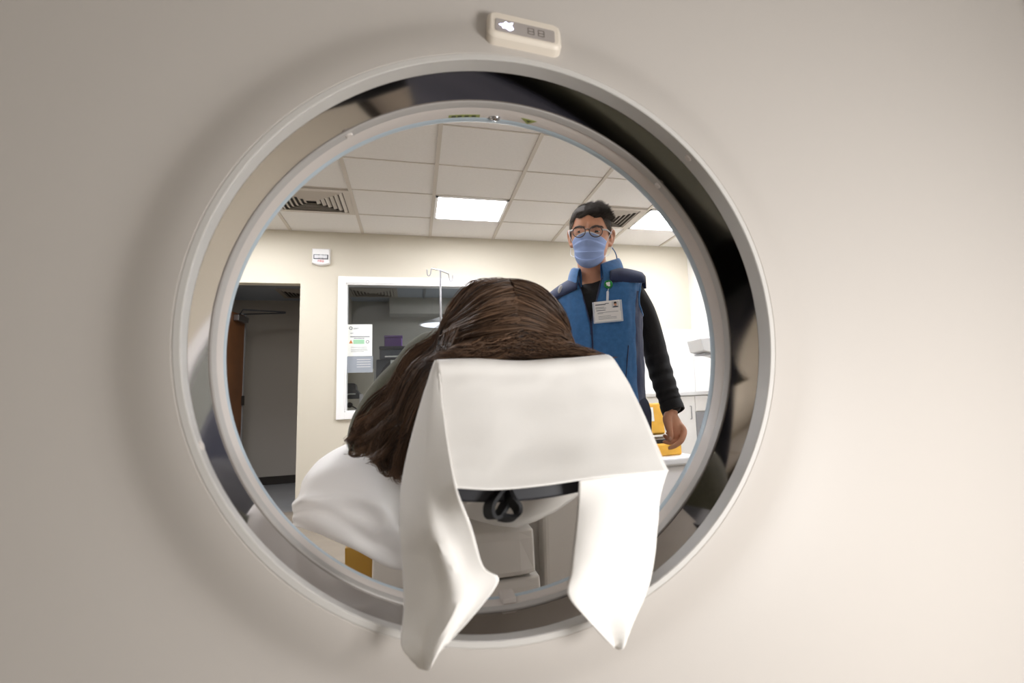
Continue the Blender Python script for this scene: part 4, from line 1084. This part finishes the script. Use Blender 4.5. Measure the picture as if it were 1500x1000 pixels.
# desk with equipment
desk = thing('desk', (.1, 6.6, 0), 'pale work desk behind the window', 'desk')
obj('desk_top', bx(-.76, .95, 6.2, 6.7, .78, .82), M['lgrey'], desk, bevel=.004)
for x in (-.72, .9):
    for y in (6.25, 6.65): obj('leg', bx(x - .02, x + .02, y - .02, y + .02, 0, .78), M['steel'], desk)
# the device at lower left: sits close to the pane
a, b = at(500, 560, 6.2), at(524, 603, 6.2)
pr = thing('desk_printer', (a.x, 6.4, .82), 'dark grey desk device over a cream base at the lower left of the window', 'printer')
bm = bmesh.new(); zt, zm = at(515, 561, 6.3).z, at(515, 584, 6.3).z; x0, x1 = at(500, 570, 6.3).x, at(523, 570, 6.3).x
obj('device_body', (lambda q_: (rings(q_, [[V((x0 - .1, y, zm)), V((x1 + .06, y, zm)), V((x1 + .05, y, zm + .03)), V((x1, y, zm + .09)), V((x1 - .005, y, zt - .015)), V((x1 - .02, y, zt)), V((x0 - .1, y, zt))] for y in (6.30, 6.5)]), q_)[1])(bm), M['dark'], pr, bevel=.004)
pr.location = (x0, 6.4, .82)
dv = obj('base_unit', bx(x0 - .1, x1 + .075, 6.29, 6.5, .821, zm - .001), M['papercr'], pr, bevel=.004)
p = at(512, 593, 6.28)
bm = bmesh.new(); ball(bm, (p.x, 6.282, p.z), (.028, .012, .026)); tube(bm, [(p.x, 6.278, p.z), (p.x + .05, 6.274, p.z - .03), (p.x + .09, 6.275, .835), (p.x - .05, 6.275, .832)], .006, 8, 4); obj('power_plug', bm, M['basebd'], dv, smooth=True)
bm = bmesh.new()
p = at(515, 577, 6.29); tube(bm, [(p.x - .07, 6.292, p.z - .02), (p.x - .03, 6.291, p.z), (p.x + .03, 6.291, p.z)], .006, 8, 3); obj('cable', bm, M['paper'], pr, smooth=True)
p = at(527, 580, 6.285); obj('outlet', bx(p.x - .002, p.x + .03, 6.28, 6.289, p.z - .08, p.z + .02), M['white'], pr)
# monitor / printer stack with a purple box
a = at(556, 507, 7.4); b = at(592, 525, 7.4)
cab = thing('office_printer', (.0, 7.6, 0), 'dark grey office machine behind the window under the purple box', 'printer')
obj('machine_top', bx(a.x, b.x + .2, 7.4, 7.8, b.z, a.z - .04), M['darkg'], cab, bevel=.01)
obj('machine_lid', bx(a.x - .005, b.x + .2, 7.39, 7.8, a.z - .038, a.z), M['dark'], cab, bevel=.006)
q0 = at(551, 526, 7.45); obj('machine_body', bx(q0.x, b.x + .2, 7.45, 7.8, .0, b.z - .002), M['darkg'], cab, bevel=.006)
obj('paper_tray', bx(a.x + .06, b.x + .1, 7.392, 7.4, b.z + .02, b.z + .036), M['paper'], cab)
a, b = at(563, 490, 7.5), at(589, 506, 7.5); zz = at(556, 507, 7.4).z
pb = thing('purple_box', ((a.x + b.x) / 2, 7.59, zz), 'purple storage box standing on the dark office machine', 'box')
obj('box_body', bx(a.x, b.x, 7.5, 7.68, zz, zz + .115), M['purple'], pb, bevel=.012); obj('box_lid', bx(a.x - .004, b.x + .004, 7.495, 7.685, zz + .116, zz + .14), M['purple'], pb, bevel=.008)
ch = thing('office_chair', at(572, 560, 6.95) * 1, 'dark curved office chair back behind the window beside the paper notices', 'chair'); ch.location.z = 0
P = [at(549, 603, 6.95), at(551, 575, 6.95), at(560, 548, 6.95), at(575, 531, 6.95), at(600, 524, 6.95), at(640, 530, 6.95)]
bm = bmesh.new(); tube(bm, P, .028, 12, 4, flat=((0, 1, 0), .5)); obj('back_frame', bm, M['dark'], ch, smooth=True)
bm = bmesh.new(); box(bm, at(565, 560, 6.97).x, at(640, 560, 6.97).x, 6.955, 6.975, at(600, 600, 6.97).z, at(600, 540, 6.97).z); obj('back_mesh', bm, M['darkg'], ch, bevel=.01)
cxx = at(600, 560, 6.95).x
obj('seat', bx(cxx - .24, cxx + .24, 6.98, 7.06, .45, .52), M['dark'], ch, bevel=.02)
bm = bmesh.new(); tube(bm, [(cxx, 7.03, .12), (cxx, 7.03, .46)], .03, 12); tube(bm, [(cxx, 7.0, .5), (cxx, 6.97, .95)], .02, 10); obj('column', bm, M['dark'], ch)
bm = bmesh.new()
for k in range(5): a_ = 2 * pi * k / 5; tube(bm, [(cxx, 7.03, .12), (cxx + .27 * cos(a_), 7.05 + .22 * sin(a_), .04)], .02, 8)
obj('star_base', bm, M['dark'], ch)
a, b = at(572, 527, 6.9), at(586, 540, 6.9); obj('label_tag', bx(a.x, b.x, 6.915, 6.918, b.z, a.z), M['paper'], ch)
# dim soffit band and dropped ceiling edge in the control room
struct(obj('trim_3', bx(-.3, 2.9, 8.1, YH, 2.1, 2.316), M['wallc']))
bm = bmesh.new(); box(bm, .12, .145, 7.2, 8.2, 2.30, 2.316); struct(obj('trim_4', bm, M['ink']))
sp = at(578, 421, 7.2); bm = bmesh.new(); ball(bm, (sp.x, 7.2, 2.305), (.02, .02, .014)); tube(bm, [(sp.x, 7.2, 2.316), (sp.x, 7.2, 2.28)], .006, 8); tag(obj('sprinkler', bm, M['dark'], None), 'small sprinkler head in the ceiling behind the window', 'sprinkler')

# ------------------------------------------------------------------ RIGHT CORNER: counter, splashback, dispenser
CX0 = 2.36
bc_ = thing('base_cabinet', ((CX0 + XR) / 2, 5.65, 0), 'white base cabinet with a steel pull in the right back corner', 'cabinet')
obj('cabinet_body', bx(CX0, XR - .005, 5.42, YB - .012, .1, .862), M['cabinet'], bc_, bevel=.003)
obj('toe_kick', bx(CX0 + .02, XR - .01, 5.47, YB - .02, 0, .1), M['basebd'], bc_)
hp = at(1013, 605, 5.38)
for x0, x1 in ((CX0 + .004, hp.x + .055), (hp.x + .06, XR - .01)):
    dr = obj('cabinet_front', bx(x0, x1, 5.402, 5.42, .115, (.855 if x0 < CX0 + .1 else .695)), M['cabinet'] if x0 < CX0 + .1 else M['niche'], bc_, bevel=.003)  # second front is no door: a grey panel stands in for the open recess
    hxh = hp.x if x0 < CX0 + .1 else hp.x + .1
    zt = hp.z + .07 if x0 < CX0 + .1 else .55
    bm = bmesh.new(); tube(bm, [(hxh, 5.404, zt), (hxh, 5.375, zt), (hxh, 5.375, zt - .125), (hxh, 5.404, zt - .125)], .005, 8); obj('cabinet_pull', bm, M['steel'], dr, smooth=True)
dr = obj('drawer', bx(hp.x + .06, XR - .01, 5.402, 5.42, .705, .855), M['cabinet'], bc_, bevel=.003)
wt = obj('worktop', bx(CX0 - .02, XR - .002, 5.385, YB - .012, .863, .90), M['counter'], None, bevel=.004); tag(wt, 'white worktop on the corner base cabinet', 'worktop')
spb = obj('splashback', bx(2.2, XR - .001, YB - .0115, YB - .001, .902, 1.60), M['counter'], None, bevel=.002); tag(spb, 'glossy white splashback panel on the back wall above the corner worktop', 'splashback')
p = at(996, 570, 5.75); bm = bmesh.new()
for dx, rr2, hh2 in ((0, .03, .05),): bmesh.ops.create_cone(bm, cap_ends=True, segments=20, radius1=rr2, radius2=rr2 * .9, depth=hh2, matrix=Matrix.Translation((p.x, 5.75, .901 + hh2 / 2)))
jr = obj('jar', bm, M['white'], None, bevel=.004); tag(jr, 'small white pot on the corner worktop', 'pot')
wc = thing('wall_dispenser', (XR, 5.3, 1.40), 'pale grey dispenser on the right wall above the worktop', 'dispenser')
zA, zB = at(1020, 497, 5.2).z, at(1020, 515, 5.2).z; xA = at(1016, 498, 5.2).x
bm = bmesh.new(); rings(bm, [[V((x_, 5.06, z_)) for x_, z_ in ((XR - .001, zA + .02), (xA, zA), (xA + .03, zB), (XR - .001, zB - .08))], [V((x_, 5.36, z_)) for x_, z_ in ((XR - .001, zA + .02), (xA, zA), (xA + .03, zB), (XR - .001, zB - .08))]])
obj('dispenser_body', bm, M['lgrey'], wc, bevel=.01)
bm = bmesh.new(); box(bm, xA + .06, XR - .05, 5.1, 5.32, zB - .035, zB - .02); obj('dispenser_outlet', bm, M['niche'], wc)

# ------------------------------------------------------------------ CART BIN AND YELLOW CASE
a, b = at(938, 668, 3.35), at(1007, 658, 3.55)
zt = .515; zlow = .0
bin_ = thing('storage_bin', (1.45, 3.45, 0), 'white lidded storage bin on the floor under the yellow case', 'bin')
bm = bmesh.new(); rs = []
for z, s in ((.0, .86), (.02, .88), (.44, 1.0), (.452, 1.0)):
    rs.append([V((1.43 + sx * .18 * s, 3.45 + sy * .20 * s, z)) for sx, sy in ((-1, -1), (1, -1), (1, 1), (-1, 1))])
rings(bm, rs); obj('bin_body', bm, M['white'], bin_, bevel=.015)
obj('bin_lid', bx(1.235, 1.625, 3.235, 3.665, .453, zt - .012), M['counter'], bin_, bevel=.014)
bm = bmesh.new(); box(bm, 1.50, 1.54, 3.243, 3.25, .36, .40); obj('bin_label', bm, M['orange'], bin_)
bm = bmesh.new(); box(bm, 1.44, 1.60, 3.243, 3.258, .27, .29); obj('bin_latch', bm, M['dark'], bin_, bevel=.003)
case = thing('tool_case', (1.40, 3.5, zt), 'open yellow plastic case with a white label standing on the white bin', 'case')
z0 = zt - .011
obj('case_base', bx(1.24, 1.555, 3.34, 3.60, z0, z0 + .075), M['yellow'], case, bevel=.012)
obj('case_inside', bx(1.25, 1.545, 3.35, 3.59, z0 + .076, z0 + .10), M['basebd'], case, bevel=.003)
mtl = Matrix.Translation((1.395, 3.605, z0 + .11)) @ Matrix.Rotation(radians(-10), 4, 'X')
bm = bmesh.new(); box(bm, -.155, .155, -.045, 0, 0, .205, mtx=mtl); ld = obj('case_lid', bm, M['yellow'], case, bevel=.014)
bm = bmesh.new(); box(bm, -.02, .085, -.048, -.045, .085, .175, mtx=mtl); lbn = obj('case_label', bm, M['paper'], ld)
bm = bmesh.new()
for k in range(4): box(bm, -.01, .07 - .012 * k, -.0492, -.0482, .155 - .018 * k, .158 - .018 * k, mtx=mtl)
obj('label_print', bm, M['ink'], lbn)
bm = bmesh.new(); tube(bm, [mtl @ V((-.04, -.02, .205)), mtl @ V((-.03, -.02, .228)), mtl @ V((.03, -.02, .228)), mtl @ V((.04, -.02, .205))], .008, 8); obj('case_handle', bm, M['basebd'], ld)
# ochre bin left of the couch
yb = thing('floor_bin', (-.16, 2.0, 0), 'mustard yellow bin on the floor left of the couch pedestal under the sheet', 'bin')
bm = bmesh.new(); rs = []
for z, s in ((0, .85), (.45, .98), (.535, 1.0), (.535, .94), (.02, .8)): rs.append([V((-.135 + sx * .045 * s, 1.85 + sy * .12 * s, z)) for sx, sy in ((-1, -1), (1, -1), (1, 1), (-1, 1))])
rings(bm, rs); obj('bin_body', bm, M['yellowd'], yb, bevel=.01)
yb.location = (-.135, 1.85, 0)

# ------------------------------------------------------------------ LAMPS
def area(name, loc, tgt, sx, sy, power, col=(1, 1, 1)):
    l = bpy.data.lights.new(name, 'AREA'); l.shape = 'RECTANGLE'; l.size = sx; l.size_y = sy; l.energy = power; l.color = col
    o = bpy.data.objects.new(name, l); COL.objects.link(o); o.location = loc
    o.rotation_euler = (V(tgt) - V(loc)).to_track_quat('-Z', 'Y').to_euler(); return o
area('side_fill', (1.0, -.45, .62), (.60, .82, .55), .45, .5, 22, (1, .985, .965))  # unseen lamp added low on the right to grade the light on the gantry
area('front_fill', (.1, -2.2, 1.5), (.2, .8, .8), 1.6, 1.2, 8.5, (1, .965, .93))  # unseen frontal fill, added to brighten towel and gantry
area('control_room_fill', (1.4, 7.2, 2.28), (1.4, 7.2, 0), 1.2, .6, 80, (1, .98, .95))  # unseen lamp added to brighten the room behind the window
area('hall_fill', (-1.5, 6.7, 2.28), (-1.5, 6.7, 0), .5, .5, 8, (1, .97, .93))  # unseen lamp added to lift the dark hall
# ------------------------------------------------------------------ CAMERA, WORLD, RENDER SETTINGS
cam = bpy.data.cameras.new('camera'); co = bpy.data.objects.new('camera', cam); COL.objects.link(co)
cam.sensor_width = 36; cam.lens = FPX / 1500 * 36
cam.shift_x = .5 - CX / 1500; cam.shift_y = (CY - 500) / 1500
r_, f_, u_ = V(MC[0]), V(MC[1]), V(MC[2])
co.matrix_world = Matrix.Translation((0, 0, CAMZ)) @ Matrix((r_, u_, -f_)).transposed().to_4x4()
cam.clip_start = .01; cam.dof.use_dof = True; cam.dof.focus_distance = 2.25; cam.dof.aperture_fstop = 5.0
sc.camera = co
w = bpy.data.worlds.new('world'); sc.world = w; w.use_nodes = True
w.node_tree.nodes['Background'].inputs[0].default_value = (.5, .5, .5, 1); w.node_tree.nodes['Background'].inputs[1].default_value = .02
vs = sc.view_settings; vs.view_transform = 'Standard'; vs.look = 'None'; vs.gamma = 1; vs.use_curve_mapping = False; vs.exposure = 0.2
